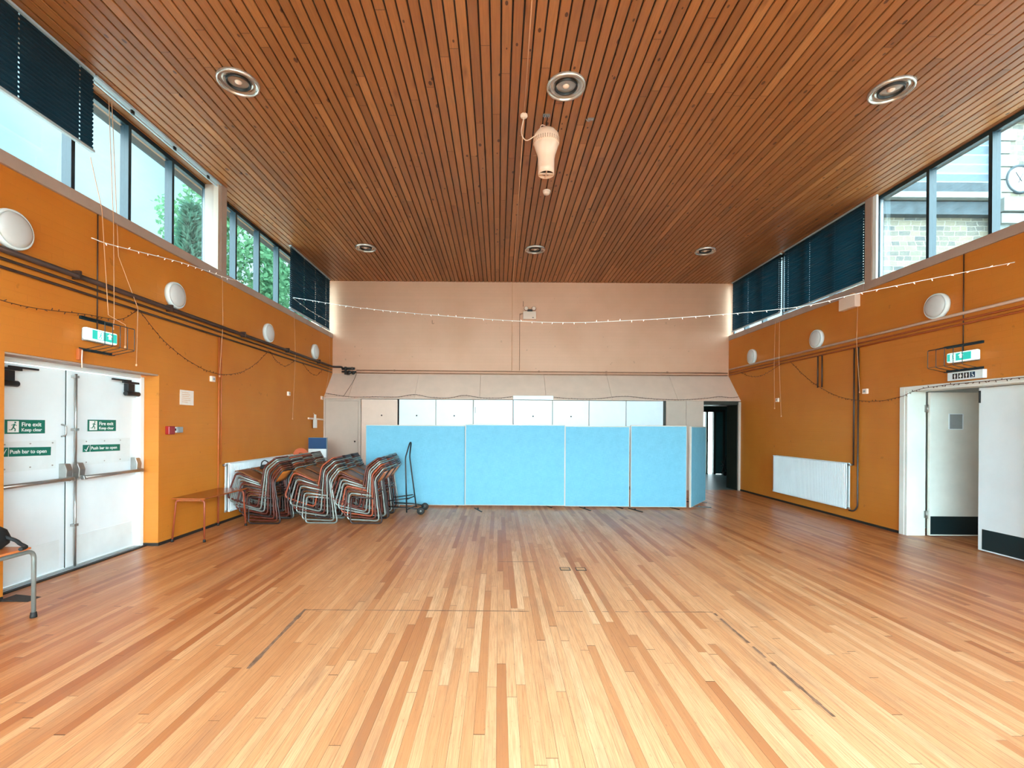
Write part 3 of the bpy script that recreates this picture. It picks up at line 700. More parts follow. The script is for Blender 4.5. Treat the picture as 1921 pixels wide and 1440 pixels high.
tag(link_mesh('wall_hook', MB().tube([(0, 0, .09), (0, -.01, 0), (.04, -.02, 0), (.045, -.02, .02)], .007, 6), M['pipe_b'], None, (-1.67, YB - .01, 4.03)), 'small dark L shaped hook high on the end wall', 'hook')

# ------------------------------------------------------------------ pipes
def pipe(label, pts, r, mat, brackets=()):
    t = thing('pipe', label, 'pipe', pts[0])
    o = Vector(pts[0]); part('tube', MB().tube([Vector(p) - o for p in fillet(pts, .06)], r, 10), mat, t)
    for b_ in brackets:
        q = Vector(b_) - o; part('bracket', MB().box(q.x - r * 1.5, q.x + r * 1.5, q.y - .012, q.y + .012, q.z - r * 1.3, q.z + r * 1.9), mat, t)
    return t
xl = XL + .045
pipe('thick dark heating pipe along the left wall below the lamps', [(xl, YN + .02, 2.93), (xl, 11.70, 2.93), (-3.9, 11.72, 2.93), (-3.86, 11.72, 2.86)], .026, M['pipe_k'], [(xl - .005, y, 2.93) for y in (1.2, 3.2, 4.6, 5.9, 7.6, 9.2, 10.8)])
pipe('thin brown pipe second from top along the left wall', [(XL + .02, YN + .02, 2.862), (XL + .02, 11.69, 2.862)], .013, M['pipe_k'])
pipe('thin orange brown pipe lowest of the left wall run', [(XL + .02, YN + .02, 2.79), (XL + .02, 11.69, 2.79)], .013, M['pipe_k'])
xr = XR - .03
pipe('pale pipe running along the top of the right wall run', [(xr, YN + .02, 2.925), (xr, 11.7, 2.925)], .02, M['pipe_w'])
pipe('orange painted pipe in the middle of the right wall run', [(XR - .018, YN + .02, 2.85), (XR - .018, 11.72, 2.85)], .013, M['pipe_o'])
pipe('orange painted pipe lowest of the right wall run', [(XR - .018, YN + .02, 2.795), (XR - .018, 11.74, 2.795)], .013, M['pipe_o'])
pipe('upper brown pipe along the end wall above the sloping boxing', [(-3.55, 11.76, 2.855), (5.70, 11.76, 2.845)], .014, M['pipe_b'], [(x, 11.765, 2.85) for x in (-2.6, 1.0, 2.68, 4.2)])
pipe('lower brown pipe along the end wall above the sloping boxing', [(-3.55, 11.765, 2.79), (5.70, 11.765, 2.785)], .014, M['pipe_b'], [(x, 11.77, 2.785) for x in (2.68,)])
pipe('upright pair side orange pipe down the left wall, nearer the camera', [(XL + .016, 6.985, 2.78), (XL + .016, 6.985, .04)], .011, M['pipe_o'])
pipe('upright orange pipe beside the left radiator end', [(XL + .016, 7.05, 2.78), (XL + .016, 7.05, .9)], .009, M['pipe_o'])
pipe('upright brown pipe stub on the right wall, farther one of two', [(XR - .016, 8.48, 2.79), (XR - .016, 8.48, 2.22)], .012, M['pipe_k'])
pipe('upright brown pipe stub on the right wall, nearer one of two', [(XR - .016, 8.37, 2.79), (XR - .016, 8.37, 2.22)], .012, M['pipe_k'])
pipe('upright brown pipe down to the right radiator top valve', [(XR - .018, 7.61, 2.79), (XR - .018, 7.61, .90)], .012, M['pipe_k'])
pipe('upright brown pipe bending under the right radiator', [(XR - .018, 7.52, 2.79), (XR - .018, 7.52, .24), (XR - .03, 7.58, .165), (XR - .05, 7.66, .165)], .012, M['pipe_k'])
pipe('thin conduit on the right wall from sill to exit sign', [(XR - .008, 5.835, 3.66), (XR - .008, 5.835, 2.44)], .006, M['pipe_k'])
pipe('thin conduit on the left wall from sill to exit sign', [(XL + .008, 4.873, 3.65), (XL + .008, 4.873, 2.44)], .006, M['pipe_k'])
t = thing('pipe_valve_cluster', 'dark cluster of valves and pumps in the left back corner', 'valves', (-3.7, 11.72, 2.83))
part('valve_body', MB().tube([(-.2, 0, .06), (.12, 0, .06)], .03, 10).tube([(-.2, 0, -.02), (.16, 0, -.02)], .02, 10).box(-.12, -.08, -.05, .03, -.09, .10), M['black'], t)
part('hand_wheel', MB().lathe([(0, -.07), (.05, -.07), (.05, -.045), (0, -.045)], 16, (.0, 0, -.04), 'Y').lathe([(0, -.07), (.045, -.07), (.045, -.045), (0, -.045)], 16, (.1, 0, -.05), 'Y'), M['black'], t)
part('actuator', MB().box(-.06, -.01, -.05, .02, -.10, .0).box(.05, .09, -.05, .02, .02, .09), M['pipe_k'], t)
part('hanging_wire', MB().tube(spline([(.15, -.03, -.04), (.17, -.05, -.1), (.13, -.20, -.30), (.05, -.47, -.58), (.02, -.53, -.66)]), .004, 6), M['wire'], t)

# ------------------------------------------------------------------ radiators
def radiator(label, X, y0, y1, z0, z1, sg):
    t = thing('radiator', label, 'radiator', (X, (y0 + y1) / 2, 0)); h = (y1 - y0) / 2
    poly = []; n = int((y1 - y0 - .06) / .034)
    mb = MB(); pts = [(0.0, -h)]
    for k in range(n):
        a = -h + .03 + k * (2 * h - .06) / n; w = (2 * h - .06) / n
        pts += [(.0, a + .004), (.006, a + .01), (.006, a + w - .008), (.0, a + w - .002)]
    pts.append((0., h)); pts += [(-.012, h), (-.012, -h)]
    mb.prism([(p[0] * sg + .10 * sg, p[1]) for p in pts], z0 + .02, z1 - .02, 'Z')
    part('front_panel', mb, M['white'], t)
    part('rear_panel', MB().box(*sorted((.035 * sg, .047 * sg)), -h, h, z0 + .02, z1 - .02), M['whitem'], t)
    part('top_rail', MB().box(*sorted((.085 * sg, .112 * sg)), -h, h, z1 - .02, z1).box(*sorted((.03 * sg, .05 * sg)), -h, h, z1 - .02, z1), M['white'], t, bevel=.006)
    part('bottom_rail', MB().box(*sorted((.085 * sg, .112 * sg)), -h, h, z0, z0 + .02).box(*sorted((.03 * sg, .05 * sg)), -h, h, z0, z0 + .02), M['white'], t, bevel=.006)
    part('end_tube', MB().tube([(.07 * sg, -h + .03, z0 + .02), (.07 * sg, -h + .03, z1 - .02)], .014).tube([(.02 * sg, -h - .02, z1 - .03), (.07 * sg, -h - .02, z1 - .03)], .018, 10).tube([(.07 * sg, -h - .05, z0 + .012), (.07 * sg, -h + .05, z0 + .012)], .014, 10).tube([(.07 * sg, h - .05, z0 + .03), (.07 * sg, h + .05, z0 + .03)], .016, 10), M['alu'], t)
    part('wall_bracket', MB().box(*sorted((.0, .03 * sg)), -h + .3, -h + .34, z0 + .05, z1 - .05).box(*sorted((.0, .03 * sg)), h - .34, h - .3, z0 + .05, z1 - .05), M['dark'], t)
radiator('long white ribbed radiator on the left wall behind the stacked chairs', XL, 7.12, 9.45, .17, .905, 1)
radiator('white panel radiator low on the right wall', XR, 7.66, 9.69, .19, .935, -1)

# ------------------------------------------------------------------ exit signs with guards
def lit_sign(X, yc, zc, sg, label, flip):
    t = thing('exit_sign', label, 'exit sign', (X, yc, zc))
    part('backing', MB().box(*sorted((0, .05 * sg)), -.14, .17, -.065, .065), M['conc'], t, bevel=.01)
    part('diffuser', MB().box(*sorted((.05 * sg, .10 * sg)), -.19, .19, -.06, .06), M['exit_w'], t, bevel=.015)
    a, b_ = (-.125, .175)
    g = part('green_panel', MB().box(*sorted((.100 * sg, .102 * sg)), a, b_, -.045, .045), M['exit_g'], t)
    s = sg; X_ = .1035 * sg; f = MB()
    o_, ar = (-.03, .085) if not flip else (.10, 0.0)
    f.box(*sorted((.102 * sg, .1028 * sg)), o_ - .035, o_ + .035, -.04, .04)
    f.prism([(ar + q, w_) for q, w_ in ((-.015, -.02), (-.015, .012), (-.035, .012), (0, .04), (.035, .012), (.015, .012), (.015, -.02))], .102 * sg, .1028 * sg, 'X')
    part('arrow_symbol', f, M['exit_w'], g)
    h = MB(); h.lathe([(0, .0005 * sg), (.007, .0004 * sg), (.007, 0)], 10, (X_, o_ + .006, .024), 'X')
    for p, q, r_ in (((.003, .014), (-.003, -.006), .0045), ((.002, .010), (.018, .002), .0025), ((.002, .012), (-.015, .006), .0025), ((-.003, -.006), (.010, -.018), .003), ((.010, -.018), (.008, -.032), .003), ((-.003, -.006), (-.02, -.026), .003)):
        h.tube([(X_, o_ + p[0], p[1]), (X_, o_ + q[0], q[1])], r_, 5)
    part('running_figure', h, M['exit_g'], g)
    return t
lit_sign(XL, 4.835, 2.385, 1, 'lit green and white exit sign above the left fire doors', False)
lit_sign(XR, 5.77, 2.387, -1, 'lit green exit sign on the right wall above the toilet sign', True)
def guard(X, y0, y1, yf, z0, z1, sg, label):
    t = thing('wire_guard', label, 'wire guard', (X, y0, z0)); o = Vector((X, y0, z0))
    part('wall_strip', MB().box(*sorted((0.0, .035 * sg)), 0, y1 - y0, z1 - z0 - .004, z1 - z0).box(*sorted((0.0, .004 * sg)), 0, y1 - y0, z1 - z0 - .03, z1 - z0), M['frame'], t)
    part('wall_strip', MB().box(*sorted((0.0, .035 * sg)), 0, y1 - y0, 0, .004).box(*sorted((0.0, .004 * sg)), 0, y1 - y0, 0, .03), M['frame'], t)
    for k in range(5):
        y = .01 + (y1 - y0 - .02) * k / 4
        part('guard_wire', MB().tube(fillet([(.015 * sg, y, z1 - z0 - .004), (.25 * sg, y, z1 - z0 - .055), (.25 * sg, y, .055), (.015 * sg, y, .004)], .01, 3), .0035, 6), M['frame'], t)
    part('cross_wire', MB().tube([(.25 * sg, .01, z1 - z0 - .06), (.25 * sg, y1 - y0 - .01, z1 - z0 - .06)], .003, 6).tube([(.25 * sg, .01, .06), (.25 * sg, y1 - y0 - .01, .06)], .003, 6), M['frame'], t)
guard(XL, 4.67, 5.07, 0, 2.217, 2.56, 1, 'dark wire guard around the left exit sign')
guard(XR, 5.59, 6.06, 0, 2.215, 2.55, -1, 'dark wire guard around the right exit sign')
# toilet sign
t = thing('toilet_sign', 'white sign with four black and blue toilet pictograms above right doors', 'sign', (XR, 5.77, 2.155))
part('backing', MB().box(-.05, 0, -.215, .225, -.052, .052), M['whitem'], t, bevel=.004)
g = M['signw']
for k in range(4):
    yc = .125 - k * .073
    sq = part('pictogram', MB().box(-.0515, -.0503, yc - .03, yc + .03, -.034, .034), M['bluep'] if k == 3 else M['inky'], t)
    m_ = MB(); X_ = -.0525
    if k in (0, 1, 2):
        m_.lathe([(0, -.0005), (.007, -.0003), (.007, 0)], 10, (X_, yc, .021), 'X')
        pts = [(-.010, .012), (.010, .012), (.010, -.006), (.006, -.006), (.005, -.03), (-.005, -.03), (-.006, -.006), (-.010, -.006)] if k != 1 else [(-.010, .012), (.010, .012), (.019, -.012), (.006, -.012), (.005, -.03), (-.005, -.03), (-.006, -.012), (-.019, -.012)]
        m_.prism([(yc + p[0], p[1]) for p in pts], -.0523, -.0517, 'X')
    else:
        m_.lathe([(0, -.0005), (.006, -.0003), (.006, 0)], 10, (X_, yc + .004, .024), 'X')
        m_.tube([(X_, yc + .004, .014), (X_, yc + .002, -.006), (X_, yc - .012, -.006), (X_, yc - .018, -.022)], .003, 5)
        m_.tube([(X_, yc + .002 + .015 * math.cos(a), -.012 + .015 * math.sin(a)) for a in [R(90 + 20 * q) for q in range(13)]], .002, 5)
    part('figure', m_, g, sq)

# ------------------------------------------------------------------ small wall items
tag(link_mesh('notice', MB().box(0, .003, 6.155, 6.43, 1.745, 1.94), M['paper'], None, (XL + .001, 0, 0)), 'pale paper notice on the orange wall right of the fire doors', 'notice')
o = bpy.data.objects['notice']
m_ = MB(); random.seed(3)
for k in range(6): m_.box(.003, .0035, 6.19, 6.30 + random.random() * .1, 1.905 - k * .025, 1.911 - k * .025)
part('faded_writing', m_, M['cord'], o)
t = thing('fire_alarm_call_point', 'small red fire alarm call point with grey switch boxes, left wall', 'fire alarm', (XL, 5.96, 1.36))
part('red_case', MB().box(0, .055, -.075, .035, 0, .105), M['red'], t, bevel=.008)
part('white_plate', MB().box(0, .03, .04, .10, .02, .095), M['signw'], t, bevel=.003)
part('grey_box', MB().box(0, .04, .105, .21, .02, .095), M['conc'], t, bevel=.006)
part('symbol', MB().box(.03, .0315, .052, .088, .045, .075), M['inky'], t)
t = thing('coat_rail', 'pale wooden rail on the left wall near the back corner', 'rail', (XL, 10.24, 1.63))
part('bar', MB().prism([(0, -.018), (0, .018), (.92, .0), (.92, -.036)], .02, .045, 'X'), M['plastic'], t)
part('fixing', MB().box(0, .02, .1, .13, -.015, .012).box(0, .02, .8, .83, -.03, 0), M['plastic'], t)
t = thing('hanging_paper_towel', 'white paper sheet clipped over the rail near the back corner', 'paper', (XL + .048, 10.58, 1.42))
part('sheet', MB().box(0, .004, -.11, .11, 0, .18).box(0.0, .004, -.07, .06, .18, .30), M['signw'], t)
part('hook', MB().tube([(.002, -.02, .295), (-.03, -.02, .33)], .006, 6), M['plastic'], t)
def pull_cord(label, xo, pts, sw, swlab):
    t = thing('pull_string', label, 'cord', pts[0]); o = Vector(pts[0])
    part('cord', MB().tube([Vector(p) - o for p in pts], .0035, 6), M['cord'], t)
    part('toggle', MB().lathe([(0, .012), (.008, .008), (.01, -.012), (0, -.018)], 12, tuple(Vector(pts[-1]) - o)), M['cord'], t)
    if sw:
        s = thing('switch_box', swlab, 'switch', sw)
        sg = 1 if xo < 0 else -1
        part('case', MB().box(*sorted((0, .035 * sg)), -.045, .045, -.04, .04), M['plastic'], s, bevel=.005)
        part('rocker', MB().box(*sorted((.035 * sg, .040 * sg)), -.02, .02, -.015, .015), M['conc'], s, bevel=.002)
pull_cord('pale cord from the left pillar sill down beside the upright pipes', -1, [(XL + .05, 7.0, 3.655), (XL + .05, 7.02, 3.0), (XL + .06, 6.93, 2.20)], (XL, 6.83, 2.145), 'small white switch box beside the cord and upright pipes, left wall')
pull_cord('long pale cord below the far left blind', -1, [(XL + .02, 9.53, 3.70), (XL + .05, 9.53, 2.9), (XL + .04, 9.44, 1.61)], (XL, 9.31, 2.10), 'small white switch box beside the long cord, far left wall')
pull_cord('pale cord in the left back corner', -1, [(XL + .02, 11.5, 3.70), (XL + .06, 11.45, 2.9), (XL + .05, 11.17, 2.16)], (XL, 11.06, 2.12), 'small white switch box in the left back corner')
pull_cord('pale cord at the right wall left of its twin, near the passage', 1, [(XR - .03, 9.77, 3.70), (XR - .05, 9.77, 2.9), (XR - .04, 9.76, 1.90)], (XR, 9.70, 2.065), 'small white switch box on the right wall by the two cords')
pull_cord('second pale cord on the right wall, hanging lower', 1, [(XR - .03, 9.62, 3.70), (XR - .05, 9.6, 2.9), (XR - .04, 9.53, 1.73)], None, '')
pull_cord('pale cord below the right pillar by the junction box', 1, [(XR - .03, 7.52, 3.66), (XR - .05, 7.52, 2.9), (XR - .05, 7.45, 2.07)], (XR, 7.375, 2.075), 'small white switch box right of the radiator pipes')
pull_cord('thick pale cord from the half lowered blind to the left exit sign guard', -1, [(XL - .01, 4.80, 4.20), (XL + .06, 4.86, 3.7), (XL + .10, 4.90, 2.62), (XL + .2, 5.0, 2.54), (XL + .23, 4.96, 2.30)], None, '')
pull_cord('thin loose cord left of the wire guard over the fire doors', -1, [(XL - .06, 5.08, 4.98), (XL + .05, 5.02, 3.6), (XL + .08, 5.00, 2.60), (XL + .07, 5.0, 2.5)], None, '')
pull_cord('thin slanting cord tied to the pipes above the fire doors', -1, [(XL - .06, 5.12, 4.98), (XL + .04, 5.10, 3.3), (XL + .07, 5.34, 2.80), (XL + .05, 5.35, 2.16)], None, '')
t = thing('door_hook_bracket', 'small hook block with cord above the left fire doors', 'hook', (XL, 4.66, 2.10))
part('block', MB().box(0, .03, -.02, .03, .02, .13), M['pipe_o'], t, bevel=.003)
part('cord', MB().tube([(.035, .01, .12), (.04, .0, .03), (.035, .01, -.06)], .006, 6), M['plastic'], t)
t = thing('wall_box', 'cream junction box under the sill at the right pillar', 'box', (XR, 7.70, 3.54))
part('case', MB().box(-.09, 0, -.19, .17, -.10, .10), M['plastic'], t, bevel=.008)
part('sensor', MB().box(-.06, 0, -.10, -.04, .1005, .14), M['cord'], t)
t = thing('door_wedge', 'small dark floor wedge beside the near jamb of the fire doors', 'wedge', (-4.08, 4.0, 0))
part('block', MB().prism([(-.06, 0), (.16, 0), (-.06, .02)], -.06, .06, 'Y'), M['dark'], t)

# ------------------------------------------------------------------ string lights
def string_light(label, pts, r, wm, bm, step, blen=.022, group=None, n=8, jit=1.0):
    P = spline(pts, n); t = thing('string_light', label, 'string lights', P[0], group=group); o = P[0]
    part('wire', MB().tube([p - o for p in P], r, 5), wm, t)
    bmsh = MB().lathe([(0, -blen), (.0035, -blen * .9), (.0045, -blen * .4), (.003, 0), (0, 0)], 6).mesh('bulb'); bmsh.materials.append(bm)
    acc = 0; first = None
    for a, b_ in zip(P[:-1], P[1:]):
        L_ = (b_ - a).length; q = step - acc
        while q < L_:
            p = a + (b_ - a) * (q / L_) - o
            ob = bpy.data.objects.new('bulb', bmsh); COL.objects.link(ob); ob.parent = t; ob.location = p
            ob.rotation_euler = (random.uniform(-1, 1) * jit, random.uniform(-1, 1) * jit, 0)
            if random.random() < .25: ob.rotation_euler.x += math.pi
            q += step
        acc = (acc + L_) % step
    return t
A, B = Vector((-4.1, 9.4, 4.02)), Vector((5.68, 5.2, 3.34))
mid = [A]
for tt, z in ((.183, 3.61), (.4645, 3.145), (.6244, 3.03), (.7975, 3.03), (.871, 3.15)):
    p = A.lerp(B, tt); p.z = z; mid.append(p)
mid.append(B)
string_light('white fairy light string sagging across the hall to the right wall', mid, .004, M['signw'], M['bulb'], .17, .03)
string_light('white fairy light string from above the fire doors to the left pillar', [(XL + .05, 4.75, 3.36), (XL + .07, 5.0, 3.38), (XL + .06, 6.1, 3.575), (XL + .05, 7.15, 3.70), (XL + .03, 7.6, 3.80)], .005, M['signw'], M['bulb'], .15, .028)
string_light('white fairy light string across the far left blind', [(XL + .04, 9.42, 4.02), (XL + .03, 10.3, 3.98), (XL + .03, 11.5, 4.0)], .004, M['signw'], M['bulb'], .35, .028)
def swag(label, X, yz, step=.07):
    string_light(label, [(X, y, z) for y, z in yz], .0035, M['wire'], M['wire'], step, .026, n=6)
XW = XL + .06
swag('dark fairy light string sagging above the left fire doors', XW, [(3.0, 2.62), (3.93, 2.50), (4.68, 2.575), (5.1, 2.62), (5.36, 2.79)])
swag('dark fairy light swag right of the left exit sign, crossing the upright pipes', XW, [(5.36, 2.79), (5.79, 2.50), (6.3, 2.31), (6.87, 2.225), (7.5, 2.32), (8.0, 2.54), (8.39, 2.80)])
swag('dark fairy light swag under the third left wall lamp', XW, [(8.42, 2.80), (8.75, 2.65), (9.1, 2.62), (9.5, 2.79)], .06)
swag('dark fairy light swag nearest the left back corner', XW, [(9.85, 2.78), (10.2, 2.64), (10.6, 2.60), (10.95, 2.75)], .06)
XV = XR - .06
swag('dark fairy light swag on the right wall near the passage', XV, [(11.1, 2.80), (10.7, 2.66), (10.3, 2.62), (9.9, 2.68), (9.5, 2.79)], .06)
swag('dark fairy light string sagging from the right pipes to the door frame', XV, [(9.2, 2.78), (8.8, 2.48), (8.4, 2.24), (7.9, 2.03), (7.4, 1.93), (7.0, 1.91), (6.66, 1.95)])
swag('dark fairy light string tacked along the right door frame top', XR - .05, [(6.66, 1.95), (6.45, 2.02), (6.2, 2.05), (5.9, 2.06), (5.5, 2.06), (5.0, 2.065)], .06)
string_light('dark fairy light string looping along the left half of the cupboard tops', [(-4.1, 11.16, 2.24), (-3.5, 11.16, 2.155), (-2.9, 11.16, 2.16), (-2.4, 11.16, 2.16), (-2.0, 11.16, 2.22), (-1.6, 11.16, 2.155), (-1.15, 11.16, 2.15), (-.82, 11.16, 2.21), (-.4, 11.16, 2.155), (0, 11.16, 2.15), (.33, 11.16, 2.19)], .005, M['wire'], M['wire'], .07, .02, n=6)
string_light('dark fairy light string looping along the right half of the cupboard tops', [(1.31, 11.16, 2.18), (1.7, 11.16, 2.15), (2.3, 11.16, 2.15), (2.75, 11.16, 2.20), (3.1, 11.16, 2.21), (3.6, 11.16, 2.16), (4.3, 11.16, 2.14), (4.9, 11.16, 2.18), (5.2, 11.16, 2.22), (5.5, 11.16, 2.20), (5.68, 11.16, 2.22)], .005, M['wire'], M['wire'], .07, .02, n=6)

# ------------------------------------------------------------------ display boards
def board(label, x0, x1, y, z0, z1, feet, rz=0, th=.035):
    t = thing('display_board', label, 'display board', ((x0 + x1) / 2, y, 0), rz, 'blue display boards'); h = (x1 - x0) / 2
    f = part('frame', MB().box(-h, h, 0, th, z0, z1), M['board_edge'], t, bevel=.003)
    part('blue_cloth', MB().box(-h + .012, h - .012, -.004, 0, z0 + .012, z1 - .016), M['blue'], t)
    for q in feet:
        part('foot', MB().box(q - .012, q + .012, -.2, .2, .0, .012).box(q - .012, q + .012, .0, .02, .012, z0), M['black'], t, rot=(0, 0, .35 if q > 0 else .35))
    return t
board('wide blue display board at the left, behind the trolley', -2.435, -.60, 8.66, .03, 1.50, (.75,))
board('wide blue display board, second from left and slightly proud', -.602, 1.218, 8.60, .045, 1.522, (-.7, .65))
board('narrower blue display board, third from left', 1.222, 2.405, 8.64, .03, 1.505, (-.25, .42))
board('blue display board with beige edges, fourth from left', 2.42, 3.445, 8.62, .03, 1.52, (-.5, .3))
p0, p1 = Vector((3.52, 8.60, 0)), Vector((4.15, 9.44, 0)); c = (p0 + p1) / 2; L_ = (p1 - p0).length
board('blue display board turned at an angle beside the passage', c.x - L_ / 2, c.x + L_ / 2, c.y, .03, 1.51, (-.2, .4), math.atan2(p1.y - p0.y, p1.x - p0.x))
# small curl of paper behind the second board
tag(link_mesh('paper_curl', MB().sheet([(.0, 0), (.03, .03), (.07, .035), (.11, 0), (.13, -.04)], 0, .1, .002, 2), M['signw'], None, (.42, 8.75, 1.53)), 'small curl of paper sticking up behind the second blue board', 'paper')

# ------------------------------------------------------------------ stacked chairs
def side(y):
    return [(-.13, y, .385), (-.47, y, .412), (-.485, y, .012), (0, y, .012), (-.10, y, .63), (.02, y, .80)]
def chair_frame():
    l, r_ = side(-.195), side(.195)
    path = fillet(l[:-1] + [l[-1], (.045, -.15, .81), (.045, .15, .81)] + r_[::-1], .06, 4)
    m_ = MB().tube(path, .0125, 8)
    m_.tube([(-.40, -.195, .405), (-.40, .195, .405)], .008, 6).tube([(-.15, -.195, .386), (-.15, .195, .386)], .008, 6).tube([(-.075, -.195, .47), (-.075, .195, .47)], .007, 6)
    return m_
fr_m = {}
for k in ('tube_g', 'tube_r', 'tube_o', 'tube_k'):
    me = chair_frame().mesh('frame'); me.materials.append(M[k]); fr_m[k] = me
seat_m = MB().sheet([(-.505, .408), (-.50, .424), (-.47, .436), (-.40, .432), (-.30, .418), (-.20, .404), (-.12, .398), (-.09, .402)], -.185, .185, .010, 4).mesh('seat'); seat_m.materials.append(M['ply'])
back_m = MB().sheet([(-.110, .63), (-.072, .69), (-.032, .75), (-.008, .785)], -.18, .18, .010, 8, bow=.022).mesh('backrest'); back_m.materials.append(M['plyo'])
def chair(loc, th, kind, label, rz=0):
    t = thing('stacking_chair', label, 'chair', loc, 0, 'stacked plywood school chairs')
    t.rotation_euler = (0, th, rz)
    for nm, me in (('frame', fr_m[kind]), ('seat', seat_m), ('backrest', back_m)):
        o = bpy.data.objects.new(nm, me); COL.objects.link(o); o.parent = t
    return t
cn = {'tube_g': 'grey framed', 'tube_r': 'red-brown framed', 'tube_o': 'orange-red framed', 'tube_k': 'dark framed'}
levels = ['lowest', 'second lowest', 'third lowest', 'fourth lowest', 'fourth highest', 'third highest', 'second highest', 'topmost']
rows = [(-3.25, 7.26, 4, .455, 'row against the radiator', 'krrkrggr'), (-2.425, 7.33, 3, .46, 'middle row', 'ggkgrgko'), (-1.745, 7.33, 3, .45, 'row beside the trolley', 'kgroggrr')]
sn = ['front stack', 'second stack', 'third stack', 'rearmost stack']
random.seed(11)
for x0, y0, n, dy, rl, seq in rows:
    for s_ in range(n):
        nm = sn[s_] if s_ < n - 1 else 'rearmost stack'
        x, z, jx = 0.0, 0.0, random.uniform(-.02, .02) if s_ else 0
        for k in range(8):
            kind = 'tube_' + (seq[k] if s_ == 0 else random.choice('gggrrkkro'))
            chair((x0 + jx + x, y0 + s_ * dy + (random.uniform(-.008, .008)), z), R(2.6 * k), kind, '%s plywood chair, %s in %s of %s' % (cn[kind], levels[k], nm, rl))
            x -= .050; z += .034
random.seed(5)
# salmon plastic chair behind, dark bag loop, navy unit
t = thing('plastic_chair', 'salmon plastic chair with handle slot by the radiator behind the stacks', 'chair', (-3.86, 9.28, 0))
m_ = MB()
m_.sheet([(-.02, .52), (0, .60), (.01, .72), (.0, .84), (-.015, .88)], -.19, .19, .012, 8, bow=.0)
m_.box(-.03, -.018, -.19, -.05, .88, .94).box(-.03, -.018, .05, .19, .88, .94).prism([(-.19, .94), (.19, .94), (.13, 1.0), (.05, 1.03), (-.05, 1.03), (-.13, 1.0)], -.03, -.018, 'X')
part('backrest', m_, M['orange_pl'], t, rot=(0, 0, math.pi / 2 * .75))
part('seat', MB().sheet([(-.20, .45), (0, .43), (.2, .45)], -.2, .2, .012, 4), M['orange_pl'], t)
for a, b_ in ((-.17, -.17), (.17, -.17), (-.17, .17), (.17, .17)): part('leg', MB().tube([(a, b_, .43), (a * 1.1, b_ * 1.1, 0)], .011), M['tube_g'], t)
t = thing('storage_unit', 'navy blue and white board standing by the wall behind the chairs', 'unit', (-3.83, 9.98, 0))
part('body', MB().box(-.19, .20, 0, .06, 0, 1.22), M['conc'], t, bevel=.005)
part('navy_face', MB().box(-.185, .195, -.006, -.0005, .985, 1.215), M['navy'], t)
part('white_face', MB().box(-.185, .195, -.006, -.0005, .80, .98), M['whitem'], t)
t = thing('black_strap_bag', 'small black bag with strap loop behind the front stack by the radiator', 'bag', (-3.70, 7.487, .79))
part('body', MB().prism([(-.08, 0), (.08, 0), (.07, .05), (.03, .07), (-.06, .06)], -.02, .02, 'Y'), M['bag'], t, bevel=.008)
part('strap', MB().tube(spline([(-.06, 0, .03), (-.05, 0, .10), (.0, 0, .13), (.06, 0, .09), (.07, 0, .03)]), .009, 7), M['bag'], t)

# ------------------------------------------------------------------ trolley
t = thing('chair_trolley', 'black two wheeled chair trolley with tall hoop handle', 'trolley', (-1.5, 8.12, 0))
up = fillet([(-.03, -.2, .03), (-.045, -.2, .60), (-.06, -.19, .95), (-.01, -.06, 1.2), (-.01, .06, 1.2), (-.06, .19, .95), (.0, .2, .5), (.06, .2, .06)], .05)
part('handle_frame', MB().tube(up, .012), M['black'], t)
part('cross_bar', MB().tube([(-.035, -.2, .25), (.04, .2, .25)], .01).tube([(-.02, -.2, .08), (.06, .2, .08)], .01), M['black'], t)
for s in (-.2, .2):
    part('fork', MB().tube([(-.38, s, .13), (.0, s, .115), (.19, s, .085)], .011), M['black'], t)
    part('brace', MB().tube([(-.36, s, .22), (.0, s, .27)], .009), M['black'], t)
    w_ = part('wheel', MB().lathe([(0, -.022), (.045, -.022), (.062, -.014), (.062, .014), (.045, .022), (0, .022)], 28, (.21, s * 1.12, .063), 'Y'), M['rubber'], t)
    part('hub', MB().lathe([(0, -.026), (.018, -.026), (.018, -.02)], 16, (.21, s * 1.12, .063), 'Y'), M['tube_g'], w_)
part('axle', MB().tube([(.21, -.22, .063), (.21, .22, .063)], .009), M['black'], t)

